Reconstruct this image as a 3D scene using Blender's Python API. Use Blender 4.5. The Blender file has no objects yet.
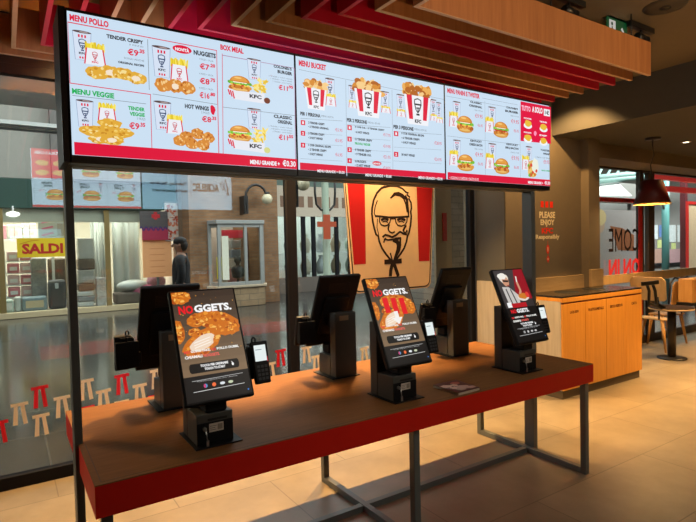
import bpy, bmesh, math, random
from mathutils import Matrix, Vector
random.seed(7)
PI = math.pi
SC = bpy.context.scene
COL = SC.collection

# ------------------------------------------------------------------ camera solve
CAM = Vector((-.2354, -2.0148, 1.5773))
YAW, PITCH, ROLL, FPX = .5783, -.0323, -.0225, 526.25
def cam_axes():
    f = Vector((math.sin(YAW)*math.cos(PITCH), math.cos(YAW)*math.cos(PITCH), math.sin(PITCH)))
    r = Vector((math.cos(YAW), -math.sin(YAW), 0)); u = r.cross(f)
    c, s = math.cos(ROLL), math.sin(ROLL)
    return c*r + s*u, -s*r + c*u, f
AR, AU, AF = cam_axes()
def ray(x, y): return AR*((x-348)/FPX) - AU*((y-261)/FPX) + AF
def at(x, y, Y):                       # survey helper: photo point on a plane of known depth
    d = ray(x, y); return CAM + d*((Y-CAM.y)/d.y)
def onz(x, y, z):
    d = ray(x, y); return CAM + d*((z-CAM.z)/d.z)

# ------------------------------------------------------------------ materials
def lin(c):
    c = c/255.
    return c/12.92 if c <= .04045 else ((c+.055)/1.055)**2.4
def rgb(r, g, b): return (lin(r), lin(g), lin(b), 1)
MATS = {}
def nodes(name):
    m = bpy.data.materials.new(name); m.use_nodes = True
    nt = m.node_tree; b = nt.nodes['Principled BSDF']
    return m, nt, b
def mat(name, col, rough=.5, metal=0, emit=0, spec=.5, var=.06, scale=14):
    if name in MATS: return MATS[name]
    m, nt, b = nodes(name)
    b.inputs['Roughness'].default_value = rough; b.inputs['Metallic'].default_value = metal
    b.inputs['Specular IOR Level'].default_value = spec
    col = tuple(col)[:3]+(1,)
    if emit:
        b.inputs['Base Color'].default_value = (.02, .02, .02, 1)
        b.inputs['Emission Color'].default_value = col; b.inputs['Emission Strength'].default_value = emit
    elif var:
        tc = nt.nodes.new('ShaderNodeTexCoord'); n = nt.nodes.new('ShaderNodeTexNoise'); n.inputs['Scale'].default_value = scale
        n.inputs['Detail'].default_value = 4
        mx = nt.nodes.new('ShaderNodeMix'); mx.data_type = 'RGBA'
        mx.inputs['A'].default_value = tuple(c*(1-var) for c in col[:3])+(1,)
        mx.inputs['B'].default_value = tuple(min(1, c*(1+var)) for c in col[:3])+(1,)
        nt.links.new(tc.outputs['Object'], n.inputs['Vector']); nt.links.new(n.outputs['Fac'], mx.inputs['Factor'])
        nt.links.new(mx.outputs['Result'], b.inputs['Base Color'])
    else: b.inputs['Base Color'].default_value = col
    MATS[name] = m; return m
def wood(name, c1, c2, rough=.45, scl=(1, 14, 14), band=6, spec=.4):
    m, nt, b = nodes(name)
    tc = nt.nodes.new('ShaderNodeTexCoord'); mp = nt.nodes.new('ShaderNodeMapping'); mp.inputs['Scale'].default_value = scl
    n = nt.nodes.new('ShaderNodeTexNoise'); n.inputs['Scale'].default_value = band; n.inputs['Detail'].default_value = 8; n.inputs['Roughness'].default_value = .65
    cr = nt.nodes.new('ShaderNodeValToRGB')
    cr.color_ramp.elements[0].position = .3; cr.color_ramp.elements[0].color = tuple(c1)[:3]+(1,)
    cr.color_ramp.elements[1].position = .72; cr.color_ramp.elements[1].color = tuple(c2)[:3]+(1,)
    L = nt.links.new
    L(tc.outputs['Object'], mp.inputs['Vector']); L(mp.outputs['Vector'], n.inputs['Vector']); L(n.outputs['Fac'], cr.inputs['Fac'])
    L(cr.outputs['Color'], b.inputs['Base Color'])
    b.inputs['Roughness'].default_value = rough; b.inputs['Specular IOR Level'].default_value = spec
    MATS[name] = m; return m
def tiles(name, c1, c2, cm, tw, th, rough, off=.5, mortar=.004, nscale=3, bump=.0, rot=0, nz=.5, axes=None):
    m, nt, b = nodes(name); L = nt.links.new; b.inputs['Specular IOR Level'].default_value = .5 if rough > .3 else .28
    tc = nt.nodes.new('ShaderNodeTexCoord'); mp = nt.nodes.new('ShaderNodeMapping')
    mp.inputs['Rotation'].default_value = (0, 0, rot) if axes is None else axes
    br = nt.nodes.new('ShaderNodeTexBrick'); br.offset = off
    br.inputs['Scale'].default_value = 1; br.inputs['Brick Width'].default_value = tw; br.inputs['Row Height'].default_value = th
    br.inputs['Mortar Size'].default_value = mortar; br.inputs['Mortar Smooth'].default_value = .2
    br.inputs['Color1'].default_value = tuple(c1)[:3]+(1,); br.inputs['Color2'].default_value = tuple(c2)[:3]+(1,); br.inputs['Mortar'].default_value = tuple(cm)[:3]+(1,)
    n = nt.nodes.new('ShaderNodeTexNoise'); n.inputs['Scale'].default_value = nscale; n.inputs['Detail'].default_value = 7; n.inputs['Roughness'].default_value = .6
    mr = nt.nodes.new('ShaderNodeMapRange'); mr.inputs['From Min'].default_value = .3; mr.inputs['From Max'].default_value = .7
    mr.inputs['To Min'].default_value = 1-nz*.5; mr.inputs['To Max'].default_value = 1+nz*.3
    mx = nt.nodes.new('ShaderNodeMix'); mx.data_type = 'RGBA'; mx.blend_type = 'MULTIPLY'; mx.inputs['Factor'].default_value = 1
    L(tc.outputs['Object'], mp.inputs['Vector']); L(mp.outputs['Vector'], br.inputs['Vector']); L(tc.outputs['Object'], n.inputs['Vector'])
    L(n.outputs['Fac'], mr.inputs['Value']); L(br.outputs['Color'], mx.inputs['A']); L(mr.outputs['Result'], mx.inputs['B'])
    L(mx.outputs['Result'], b.inputs['Base Color']); b.inputs['Roughness'].default_value = rough
    if bump:
        bp = nt.nodes.new('ShaderNodeBump'); bp.inputs['Strength'].default_value = bump; bp.inputs['Distance'].default_value = .01; bp.invert = True
        L(br.outputs['Fac'], bp.inputs['Height']); L(bp.outputs['Normal'], b.inputs['Normal'])
    MATS[name] = m; return m
def glass(name, tint=(.93, .97, .96), ior=1.5, rough=0.0):
    m = bpy.data.materials.new(name); m.use_nodes = True; nt = m.node_tree; nt.nodes.clear(); L = nt.links.new
    o = nt.nodes.new('ShaderNodeOutputMaterial'); mx = nt.nodes.new('ShaderNodeMixShader'); t = nt.nodes.new('ShaderNodeBsdfTransparent')
    g = nt.nodes.new('ShaderNodeBsdfGlossy'); g.inputs['Roughness'].default_value = rough; lw = nt.nodes.new('ShaderNodeLayerWeight'); lw.inputs['Blend'].default_value = .5
    pw = nt.nodes.new('ShaderNodeMath'); pw.operation = 'POWER'; pw.inputs[1].default_value = 5
    fr = nt.nodes.new('ShaderNodeMath'); fr.operation = 'MULTIPLY_ADD'; fr.inputs[1].default_value = .9; fr.inputs[2].default_value = .062
    L(lw.outputs['Facing'], pw.inputs[0]); L(pw.outputs[0], fr.inputs[0])
    t.inputs['Color'].default_value = tuple(tint)+(1,)
    L(fr.outputs[0], mx.inputs[0]); L(t.outputs[0], mx.inputs[1]); L(g.outputs[0], mx.inputs[2]); L(mx.outputs[0], o.inputs[0])
    MATS[name] = m; return m
def light_mat(col, s):
    k = 'glow %.2f %.2f %.2f %.2f' % (tuple(col)[:3]+(s,))
    return mat(k, col, .35, emit=s, spec=.25)
def paint(col):
    return mat('print %.3f %.3f %.3f' % tuple(col)[:3], col, .5, var=0, spec=.3)

# ------------------------------------------------------------------ mesh building
class MB:
    def __init__(s): s.bm = bmesh.new(); s.mats = []
    def mi(s, m):
        if m is None: return 0
        if m not in s.mats: s.mats.append(m)
        return s.mats.index(m)
    def face(s, pts, m=None):
        try: f = s.bm.faces.new([s.bm.verts.new(p) for p in pts])
        except ValueError: return
        f.material_index = s.mi(m); return f
    def box(s, x0, y0, z0, x1, y1, z1, m=None, M=None):
        c = [Vector((x, y, z)) for z in (z0, z1) for x, y in ((x0, y0), (x1, y0), (x1, y1), (x0, y1))]
        if M: c = [M @ v for v in c]
        v = [s.bm.verts.new(p) for p in c]; i = s.mi(m)
        for q in ((3, 2, 1, 0), (4, 5, 6, 7), (0, 1, 5, 4), (1, 2, 6, 5), (2, 3, 7, 6), (3, 0, 4, 7)):
            f = s.bm.faces.new([v[k] for k in q]); f.material_index = i
        return s
    def prism(s, pts, d, m=None, M=None):     # pts: 3-D polygon, extruded along vector d
        d = Vector(d); a = [Vector(p) for p in pts]; b = [p+d for p in a]
        if M: a = [M @ p for p in a]; b = [M @ p for p in b]
        va = [s.bm.verts.new(p) for p in a]; vb = [s.bm.verts.new(p) for p in b]; i = s.mi(m); n = len(a)
        fs = [s.bm.faces.new(va), s.bm.faces.new(vb[::-1])]
        for k in range(n): fs.append(s.bm.faces.new([va[(k+1) % n], va[k], vb[k], vb[(k+1) % n]]))
        for f in fs: f.material_index = i
        return s
    def tube(s, pts, r, m=None, n=10, caps=True, M=None):
        pts = [Vector(p) for p in pts]; rs = r if isinstance(r, (list, tuple)) else [r]*len(pts)
        if M: pts = [M @ p for p in pts]
        rings = []; i = s.mi(m); prev = None
        for k, p in enumerate(pts):
            t = (pts[min(k+1, len(pts)-1)] - pts[max(k-1, 0)]).normalized()
            a = prev if prev is not None else (Vector((0, 0, 1)) if abs(t.z) < .9 else Vector((1, 0, 0)))
            a = (a - t*a.dot(t)).normalized(); b = t.cross(a); prev = a
            rings.append([s.bm.verts.new(p + (a*math.cos(2*PI*j/n) + b*math.sin(2*PI*j/n))*rs[k]) for j in range(n)])
        for k in range(len(rings)-1):
            for j in range(n):
                f = s.bm.faces.new([rings[k][j], rings[k][(j+1) % n], rings[k+1][(j+1) % n], rings[k+1][j]]); f.material_index = i; f.smooth = True
        if caps:
            for rg in (rings[0][::-1], rings[-1]):
                f = s.bm.faces.new(rg); f.material_index = i
        return s
    def cyl(s, x, y, z0, z1, r, m=None, n=24, r2=None): return s.tube([(x, y, z0), (x, y, z1)], [r, r if r2 is None else r2], m, n)
    def lathe(s, prof, c, m=None, n=36, M=None):
        i = s.mi(m); rings = []
        for (r, z) in prof:
            ps = [Vector((c[0]+r*math.cos(2*PI*j/n), c[1]+r*math.sin(2*PI*j/n), c[2]+z)) for j in range(n)]
            if M: ps = [M @ p for p in ps]
            rings.append([s.bm.verts.new(p) for p in ps])
        for k in range(len(rings)-1):
            for j in range(n):
                f = s.bm.faces.new([rings[k][j], rings[k][(j+1) % n], rings[k+1][(j+1) % n], rings[k+1][j]]); f.material_index = i; f.smooth = True
        return s
    def blob(s, c, r, m=None, u=14, v=9, jit=0, M=None):
        i = s.mi(m); rows = []
        for a in range(v+1):
            th = PI*a/v; row = []
            for b in range(u):
                ph = 2*PI*b/u; k = 1+random.uniform(-jit, jit)
                p = Vector((c[0]+r[0]*math.sin(th)*math.cos(ph)*k, c[1]+r[1]*math.sin(th)*math.sin(ph)*k, c[2]+r[2]*math.cos(th)*k))
                row.append(s.bm.verts.new(M @ p if M else p))
            rows.append(row)
        for a in range(v):
            for b in range(u):
                f = s.bm.faces.new([rows[a][b], rows[a+1][b], rows[a+1][(b+1) % u], rows[a][(b+1) % u]]); f.material_index = i; f.smooth = True
        bmesh.ops.remove_doubles(s.bm, verts=rows[0]+rows[-1], dist=1e-6)
        return s
    def build(s, name, m=None, parent=None, bev=0, seg=2, smooth=False, sub=0, solid=0, recalc=True):
        root = parent
        while root is not None and root.parent is not None: root = root.parent
        if root is not None and root.location.length: s.bm.transform(Matrix.Translation(-root.location))
        if recalc: bmesh.ops.recalc_face_normals(s.bm, faces=s.bm.faces)
        me = bpy.data.meshes.new(name); s.bm.to_mesh(me); s.bm.free()
        if s.mats and m is None:
            for q in s.mats: me.materials.append(q)
        elif m is not None: me.materials.append(m)
        if smooth:
            for p in me.polygons: p.use_smooth = True
        o = bpy.data.objects.new(name, me); COL.objects.link(o)
        if parent is not None: o.parent = parent
        if solid:
            k = o.modifiers.new('t', 'SOLIDIFY'); k.thickness = solid; k.offset = 0
        if bev:
            k = o.modifiers.new('b', 'BEVEL'); k.width = bev; k.segments = seg; k.limit_method = 'ANGLE'; k.angle_limit = .6
        if sub:
            k = o.modifiers.new('s', 'SUBSURF'); k.levels = sub; k.render_levels = sub
        return o
def tag(o, label, cat, group=None, kind=None):
    if label: o['label'] = label
    if cat: o['category'] = cat
    if group: o['group'] = group
    if kind: o['kind'] = kind
    return o
def thing(name, label, cat, loc=(0, 0, 0), group=None):
    o = bpy.data.objects.new(name, None); COL.objects.link(o); o.location = loc; o.empty_display_size = .1
    return tag(o, label, cat, group)
def struct(name, mb, m=None, bev=0, **k):
    o = mb.build(name, m, None, bev, **k); o['kind'] = 'structure'; return o
def children(o): return [c for c in bpy.data.objects if c.parent == o]
def dup(o, loc=None, rz=None, label=None, parent=None):
    c = o.copy(); COL.objects.link(c)
    if parent is not None: c.parent = parent
    if loc is not None: c.location = loc
    if rz is not None: c.rotation_euler[2] = rz
    if label: c['label'] = label
    for ch in children(o): dup(ch, parent=c)
    return c
def ordinal(n): return ['first', 'second', 'third', 'fourth', 'fifth', 'sixth', 'seventh', 'eighth', 'ninth', 'tenth', 'eleventh', 'twelfth', 'thirteenth', 'fourteenth'][n]

# ------------------------------------------------------------------ flat artwork (printed or on a display)
_TX = {}
def glyphs(s, bold):
    k = (s, bold)
    if k not in _TX:
        c = bpy.data.curves.new('t', 'FONT'); c.body = s; c.size = 1; c.offset = (.028 if '€' in s else .045) if bold else .0; c.resolution_u = 2
        o = bpy.data.objects.new('t', c); COL.objects.link(o)
        dg = bpy.context.evaluated_depsgraph_get(); e = o.evaluated_get(dg); me = e.to_mesh()
        vs = [(v.co.x, v.co.y) for v in me.vertices]; fs = [tuple(p.vertices) for p in me.polygons]
        e.to_mesh_clear(); COL.objects.unlink(o); bpy.data.objects.remove(o); bpy.data.curves.remove(c)
        _TX[k] = (vs, fs)
    return _TX[k]
class Art:
    """2-D shapes in metres (u right, v up) mapped by M; w is the outward normal"""
    def __init__(s, M, emit=0, step=1e-5): s.mb = MB(); s.M = M; s.n = 1; s.emit = emit; s.step = step
    def m(s, c):
        return light_mat(c, s.emit) if s.emit else paint(c)
    def P(s, u, v): return s.M @ Vector((u, v, s.n*s.step))
    clip = None
    def poly(s, pts, c):
        if s.clip:
            u0, v0, u1, v1 = s.clip
            for ax, lim, sg in ((0, u0, 1), (0, u1, -1), (1, v0, 1), (1, v1, -1)):
                out = []
                for k in range(len(pts)):
                    p, q = pts[k-1], pts[k]; a, b = (p[ax]-lim)*sg, (q[ax]-lim)*sg
                    if (a >= 0) != (b >= 0): t = a/(a-b); out.append((p[0]+(q[0]-p[0])*t, p[1]+(q[1]-p[1])*t))
                    if b >= 0: out.append(tuple(q))
                pts = out
                if len(pts) < 3: return
        s.mb.face([s.P(*p) for p in pts], s.m(c)); s.n += 1
    def rect(s, u0, v0, u1, v1, c): s.poly([(u0, v0), (u1, v0), (u1, v1), (u0, v1)], c)
    def ell(s, u, v, a, b, c, n=18, jit=0, rot=0):
        p = []
        for k in range(n):
            t = 2*PI*k/n; q = 1+random.uniform(-jit, jit); x, y = a*math.cos(t)*q, b*math.sin(t)*q
            p.append((u+x*math.cos(rot)-y*math.sin(rot), v+x*math.sin(rot)+y*math.cos(rot)))
        s.poly(p, c)
    def stroke(s, pts, w, c, closed=False):
        pts = [Vector(p) for p in pts]; n = len(pts)
        if closed: pts = pts + [pts[0]]; n += 1
        ws = w if isinstance(w, (list, tuple)) else [w]*n
        L, R = [], []
        for k, p in enumerate(pts):
            a = pts[max(k-1, 0)]; b = pts[min(k+1, n-1)]
            if closed and k in (0, n-1): a, b = pts[n-2], pts[1]
            t = (b-a).normalized(); q = Vector((-t.y, t.x))*ws[k]*.5
            L.append(p+q); R.append(p-q)
        for k in range(n-1):
            s.mb.face([s.P(*x) for x in (R[k], R[k+1], L[k+1], L[k])], s.m(c))
        s.n += 1
    def frame(s, u0, v0, u1, v1, w, c): s.stroke([(u0, v0), (u1, v0), (u1, v1), (u0, v1)], w, c, True)
    def text(s, t, u0, v0, u1, v1, c, bold=True, mirror=False):
        vs, fs = glyphs(t, bold)
        if not vs: return
        x0 = min(p[0] for p in vs); x1 = max(p[0] for p in vs); y0 = min(p[1] for p in vs); y1 = max(p[1] for p in vs)
        if mirror: u0, u1 = u1, u0
        q = [s.mb.bm.verts.new(s.P(u0+(x-x0)/(x1-x0)*(u1-u0), v0+(y-y0)/(y1-y0)*(v1-v0))) for x, y in vs]
        i = s.mb.mi(s.m(c))
        for f in fs:
            try: g = s.mb.bm.faces.new([q[k] for k in f]); g.material_index = i
            except ValueError: pass
        s.n += 1
    def build(s, name, parent=None): return s.mb.build(name, None, parent, recalc=False)
def wallM(origin, ux, vy):                 # frame from a corner and two directions
    ux, vy = Vector(ux).normalized(), Vector(vy).normalized(); w = ux.cross(vy); o = Vector(origin)
    return Matrix(((ux.x, vy.x, w.x, o.x), (ux.y, vy.y, w.y, o.y), (ux.z, vy.z, w.z, o.z), (0, 0, 0, 1)))
def MY(Y): return wallM((0, Y, 0), (1, 0, 0), (0, 0, 1))     # u = X, v = Z, facing the camera side

# ------------------------------------------------------------------ palette
M_table = wood('oak table laminate', (.185, .078, .025), (.26, .118, .042), .55, (1.2, 12, 12), 5, .12)
M_tedge = wood('oak edge', (.30, .16, .075), (.40, .22, .11), .45, (1.2, 12, 12), 5)
M_red = mat('red lacquer', (.66, .014, .005), .5, spec=.2)
M_steel = mat('dark grey powder coat', (.125, .138, .132), .42, .1)
M_black = mat('black plastic', (.008, .008, .009), .34)
M_kiosk = mat('anthracite kiosk steel', (.070, .072, .066), .45, .1, spec=.4)
M_kblack = mat('matt black kiosk casing', (.006, .006, .007), .5, spec=.25)
M_finw = wood('wood veneer ceiling fin', (.36, .135, .045), (.50, .21, .075), .45, (9, 9, .6), 3)
M_finr = mat('red ceiling fin', (.52, .006, .03), .42)
M_finwe = mat('wood fin lit underside', (.66, .42, .24), .5)  # light from below put into the underside colour of the wood fins
M_finre = mat('red fin lit underside', (.66, .05, .09), .5)  # red fins likewise: underside brightened in the colour
M_wall = mat('brown grey wall paint', (.215, .172, .118), .7)
M_wall2 = mat('dark grey return wall', (.075, .074, .068), .6)  # return face set darker and greyer than the back wall
M_soffit = mat('dark soffit paint', (.085, .080, .070), .8)
M_ceil = mat('taupe ceiling paint', (.18, .145, .10), .8)
M_alu = mat('dark window frame', (.010, .010, .013), .75, spec=.15)
M_lw = wood('pale ash panel', (.36, .32, .26), (.48, .43, .36), .5, (12, 12, .8), 3)
M_ow = wood('warm oak door', (.54, .225, .032), (.66, .30, .05), .42, (14, 14, .7), 3)
M_glass = glass('clear window glass')
M_cream = mat('cream wall', (.34, .325, .285), .7)
M_bulk = mat('white bulkhead', (.55, .56, .54), .8)
M_gold = mat('gold anodised post', (.32, .23, .09), .4, .5)
M_brick = tiles('tan brick', (.22, .105, .045), (.29, .15, .07), (.18, .13, .085), .22, .075, .8, bump=.3, mortar=.008, axes=(PI/2, 0, 0))
M_wbrick = tiles('painted brick', (.33, .30, .25), (.38, .34, .28), (.24, .21, .18), .26, .085, .7, bump=.4, mortar=.006, axes=(PI/2, 0, 0))
M_green = mat('dark green fascia', (.02, .06, .045), .5)
M_teal = mat('teal painted steel', (.10, .30, .29), .45)
M_white = mat('white plastic', (.72, .72, .70), .45)
M_floor = tiles('beige floor tile', (.24, .195, .132), (.285, .232, .158), (.155, .124, .08), 1.2, .6, .38, mortar=.004, nscale=2.2, nz=.55, rot=.0)
M_mfloor = tiles('slate mall tile', (.042, .044, .042), (.052, .054, .052), (.10, .10, .095), 1.6, .8, .16, mortar=.008, nscale=1.6, nz=.7)
WARM = (1, .58, .21)

# ------------------------------------------------------------------ room shell
struct('floor', MB().box(-3.6, -4.6, -.05, 11.1, 2.17, 0), M_floor)
struct('floor', MB().box(-9, 2.17, -.06, 26, 22, -.004), M_mfloor)
struct('ceiling', MB().box(-3.6, -4.6, 3.14, 4.96, 2.3, 3.25), M_ceil)
struct('ceiling', MB().box(4.96, -4.6, 2.74, 11.1, 1.7, 3.25), M_soffit)
struct('wall_left', MB().box(-3.7, -4.6, 0, -3.6, 2.1, 3.25), M_wall)
struct('wall_rear', MB().box(-3.7, -4.7, 0, 11.1, -4.6, 3.25), M_wall)
struct('wall_right', MB().box(11.1, -4.7, 0, 11.2, 2.3, 3.25), M_wall)
mb = MB(); mb.box(4.17, 1.70, 0, 5.52, 2.3, 3.2); mb.box(5.50, 1.60, 0, 5.72, 2.3, 2.74)
struct('wall_back', mb, M_wall)
struct('wall_return', MB().box(4.155, 1.705, 0, 4.17, 2.10, 3.14), M_wall2)
struct('wall_lintel', MB().box(5.72, 1.70, 2.565, 11.1, 2.3, 3.25), M_wall)
struct('wall_above_glass', MB().box(-3.6, 2.10, 2.81, 4.155, 2.3, 3.14), M_alu)
struct('trim_1', MB().box(4.135, 1.72, 0, 4.155, 2.08, 1.14), M_lw)                       # wainscot on the return wall
mb = MB(); mb.box(4.17, 1.665, 0, 5.50, 1.70, 1.155); mb.box(5.49, 1.565, 0, 5.735, 1.60, 1.215)
struct('trim_2', mb, wood('honey oak ledge', (.46, .31, .16), (.56, .40, .22), .5, (1, 10, 10), 4), .003)                                                           # ledge behind the waste station
struct('baseboard_return', MB().box(4.125, 1.72, 0, 4.135, 2.08, .08), M_steel)

def window(name, x0, x1, y0, y1, zb, zt, sill, head, mulls, frame=M_alu):
    w = thing(name, None, None, ((x0+x1)/2, (y0+y1)/2, 0)); w['kind'] = 'structure'
    f = MB(); f.box(x0, y0, zb, x1, y1, sill); f.box(x0, y0, head, x1, y1, zt)
    f.build('frame', frame, w, .004)
    xs = [x0]
    for a, b in mulls:
        MB().box(a, y0, sill, b, y1, head).build('mullion', frame, w, .004); xs += [a, b]
    xs.append(x1)
    for k in range(0, len(xs), 2):
        if xs[k+1]-xs[k] > .05:
            ym = (y0+y1)/2; MB().box(xs[k], ym-.004, sill, xs[k+1], ym+.004, head).build('pane', M_glass, w)
    return w
window('window_1', -3.6, 4.135, 2.10, 2.17, 0, 2.81, .085, 2.742, [(-2.15, -2.06), (1.83, 1.922), (4.07, 4.135)])
w2 = window('window_2', 5.72, 11.1, 2.12, 2.19, 0, 2.66, .12, 2.54, [(5.72, 5.80), (7.62, 7.72), (7.86, 8.02)], mat('brown window frame', (.05, .03, .018), .5))

# ------------------------------------------------------------------ ceiling fins: nested L shaped boards
for k in range(-1, 13):
    X = -.147+.1393*k; Y = 1.60-.1325*k; t = .011
    red = (k % 4) in (1, 2)
    body, edge = (M_finr, M_finre) if red else (M_finw, M_finwe)
    z0, z1 = 2.75, 2.985; XE = 3.74; YE = -3.2
    pl = [(X-t, Y+t), (X-t, YE), (X+t, YE), (X+t, Y-t), (XE, Y-t), (XE, Y+t)]
    fin = MB(); fin.prism([(x, y, z0+.002) for x, y in pl], (0, 0, z1-z0), body)
    n = 13-k
    where = {1: 'frontmost, beneath the exit sign', 14: 'rearmost, closest to the window'}.get(n, ordinal(n-1)+' counted back from the exit sign')
    name = thing('ceiling_fin', ('red' if red else 'wood veneer')+' L shaped ceiling fin, '+where, 'ceiling fin', (X, Y, 2.75), 'hanging ceiling fins')
    fin.build('board', None, name)
    e = MB(); e.prism([(x, y, z0) for x, y in pl], (0, 0, .002), edge); e.build('lit_underside', None, name)  # thin lighter layer standing in for light on the underside
    for xx, yy in ((X+.5, Y), (2.6, Y), (3.5, Y), (X, -1.2)):
        MB().cyl(xx, yy, z1, 3.14, .004, n=6).build('hanging_rod', M_black, name)

# ------------------------------------------------------------------ ceiling fittings
def track_light(x, y, label, aim=(0, .3, -1), tip=None):
    t = thing('track_spotlight', label, 'spotlight', (x, y, 3.14), 'track spotlights')
    MB().box(x-.16, y-.02, 3.10, x+.16, y+.02, 3.14).build('track_adapter', M_black, t, .003)
    MB().cyl(x, y, 3.045, 3.10, .008, n=8).build('stem', M_black, t)
    d = Vector(aim).normalized(); c = Vector((x, y, 3.04))
    MB().tube([c-d*.06, c-d*.05, c+d*.06], [.022, .034, .036], n=20).build('lamp_head', M_black, t)
    MB().tube([c+d*.058, c+d*.062], [.03, .03], n=20).build('lens', tip or mat('lamp lens', (.5, .45, .4), .2), t)
p = onz(567, 4, 3.10); track_light(p.x, .075, 'black track spotlight left of the exit sign above the fins', (1, 0, -.15))
p = onz(641, 36, 3.06); track_light(p.x, .075, 'black track spotlight right of the exit sign above the fins', (1, 0, -.1))
t = thing('exit_sign', 'green emergency exit sign with running figure and arrow above the fins', 'sign', (3.37, .10, 3.14))
a = at(605.5, 10, .12); b = at(627, 20, .12)
MB().box(a.x, .09, a.z-.035, b.x, .15, 3.14).build('housing', M_white, t, .004)
MB().box(a.x+.012, .113, 2.93, b.x-.012, .121, a.z-.035).build('panel', mat('sign green', rgb(20, 110, 60), .4, emit=.28), t)
art = Art(MY(.112), .45); W = (1, .98, .9); x0 = a.x+.012; x1 = b.x-.012; zt = a.z-.04; zb = 2.93
h = zt-zb; w = x1-x0
art.rect(x0+.08*w, zb+.15*h, x0+.4*w, zt-.08*h, W)
g = rgb(10, 70, 40)
art.ell(x0+.22*w, zt-.2*h, .05*w, .06*h, g, 10); art.stroke([(x0+.22*w, zt-.28*h), (x0+.26*w, zt-.5*h), (x0+.2*w, zt-.68*h)], .045*w, g)
art.stroke([(x0+.25*w, zt-.5*h), (x0+.33*w, zt-.62*h), (x0+.33*w, zt-.78*h)], .04*w, g); art.stroke([(x0+.14*w, zt-.45*h), (x0+.22*w, zt-.34*h), (x0+.33*w, zt-.42*h)], .035*w, g)
art.stroke([(x0+.5*w, zt-.5*h), (x0+.9*w, zt-.5*h)], .09*w, W); art.stroke([(x0+.7*w, zt-.25*h), (x0+.9*w, zt-.5*h), (x0+.7*w, zt-.75*h)], .09*w, W)
art.build('pictogram', t)
p = onz(665, 6, 3.14)
t = thing('ceiling_speaker', 'round dark speaker grille recessed in the ceiling at top right', 'speaker', (p.x, p.y, 3.14))
MB().lathe([(.0, -.012), (.10, -.012), (.13, -.008), (.135, 0)], (p.x, p.y, 3.14)).build('rim', mat('speaker rim', (.05, .04, .03), .6), t)
MB().lathe([(0, -.018), (.03, -.018), (.035, -.011)], (p.x, p.y, 3.14)).build('cone', M_black, t)
p = onz(686, 142, 2.74)
t = thing('downlight', 'small round recessed downlight in the low ceiling beside the pendant', 'light', (p.x, p.y, 2.74))
MB().lathe([(.035, 0), (.038, -.006), (.055, -.006), (.058, 0)], (p.x, p.y, 2.74)).build('trim_ring', mat('ring', (.3, .25, .2), .5), t)
MB().lathe([(0, -.003), (.035, -.003)], (p.x, p.y, 2.74), n=24).build('lens', light_mat((1, .86, .6), 6), t)

# pendant lamp
pc = onz(653, 138, 2.74); PX, PY = 6.46, 1.37
t = thing('pendant_lamp', 'dark red cone shade pendant lamp hanging before the right window', 'lamp', (PX, PY, 2.74))
MB().lathe([(0, -.022), (.08, -.022), (.085, -.016), (.085, 0)], (pc.x, pc.y, 2.74)).build('ceiling_rose', M_black, t)
MB().tube([(pc.x, pc.y, 2.72), (pc.x+.01, pc.y+.01, 2.66), (pc.x+.1, pc.y+.04, 2.56), (PX-.03, PY, 2.46), (PX, PY, 2.34), (PX, PY, 2.29)], .006, n=8).build('cord', M_black, t)
MB().lathe([(0, .30), (.110, .29), (.118, .285), (.204, .004), (.20, 0)], (PX, PY, 1.985), n=48).build('shade', mat('dark red shade', (.10, .006, .006), .45), t)
MB().lathe([(.110, .284), (.199, .004)], (PX, PY, 1.985), n=48).build('shade_lining', mat('gold lining', (.75, .52, .15), .4), t)
MB().lathe([(.198, .0), (.206, .0), (.206, .012), (.203, .014)], (PX, PY, 1.98), n=48).build('rim', mat('brass rim', (.75, .55, .2), .4), t)
MB().blob((PX, PY, 2.12), (.045, .045, .05)).build('bulb', light_mat((1, .72, .35), 10), t)
MB().cyl(PX, PY, 2.16, 2.285, .022).build('lamp_holder', M_black, t)

# ------------------------------------------------------------------ order table
TZ, TL, TW, TH = .75, 3.0, 1.037, .12
PX0, PX1, PYA, PYB = -.014, .018, .478, .562          # left post section
tb = thing('order_table', 'long oak topped table with red apron carrying the self order screens', 'table', (1.5, .52, 0))
pl = [(0, 0), (TL, 0), (TL, TW), (0, TW), (0, PYB+.004), (PX1+.003, PYB+.004), (PX1+.003, PYA-.004), (0, PYA-.004)]
MB().prism([(x, y, TZ-.004) for x, y in pl], (0, 0, .004)).build('tabletop', M_table, tb)
MB().prism([(x, y, TZ-TH) for x, y in pl], (0, 0, TH-.0042)).build('apron', M_red, tb, .002)
g = MB(); i_ = .022
for (a0, b0, a1, b1) in ((i_, i_, TL-i_, i_+.003), (i_, i_, i_+.003, PYA-.02), (i_, PYB+.02, i_+.003, TW-i_), (TL-i_-.003, i_, TL-i_, TW-i_)):
    g.box(a0, b0, TZ, a1, b1, TZ+.0006)
g.build('inlay_line', mat('dark joint', (.10, .045, .02), .6), tb)
s = .04
for x in (.022, 1.48, TL-s):
    f = MB(); f.box(x, .036, .0, x+s, .036+s, TZ-TH); f.box(x, 1.0-s, 0, x+s, 1.0, TZ-TH); f.box(x, .036+s, 0, x+s, 1.0-s, s)
    f.build('leg_frame', M_steel, tb, .003)
f = MB(); f.box(.062, .505, 0, 1.48, .545, .036); f.box(1.52, .505, 0, TL-s, .545, .036)
f.build('floor_rail', M_steel, tb, .002)

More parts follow.
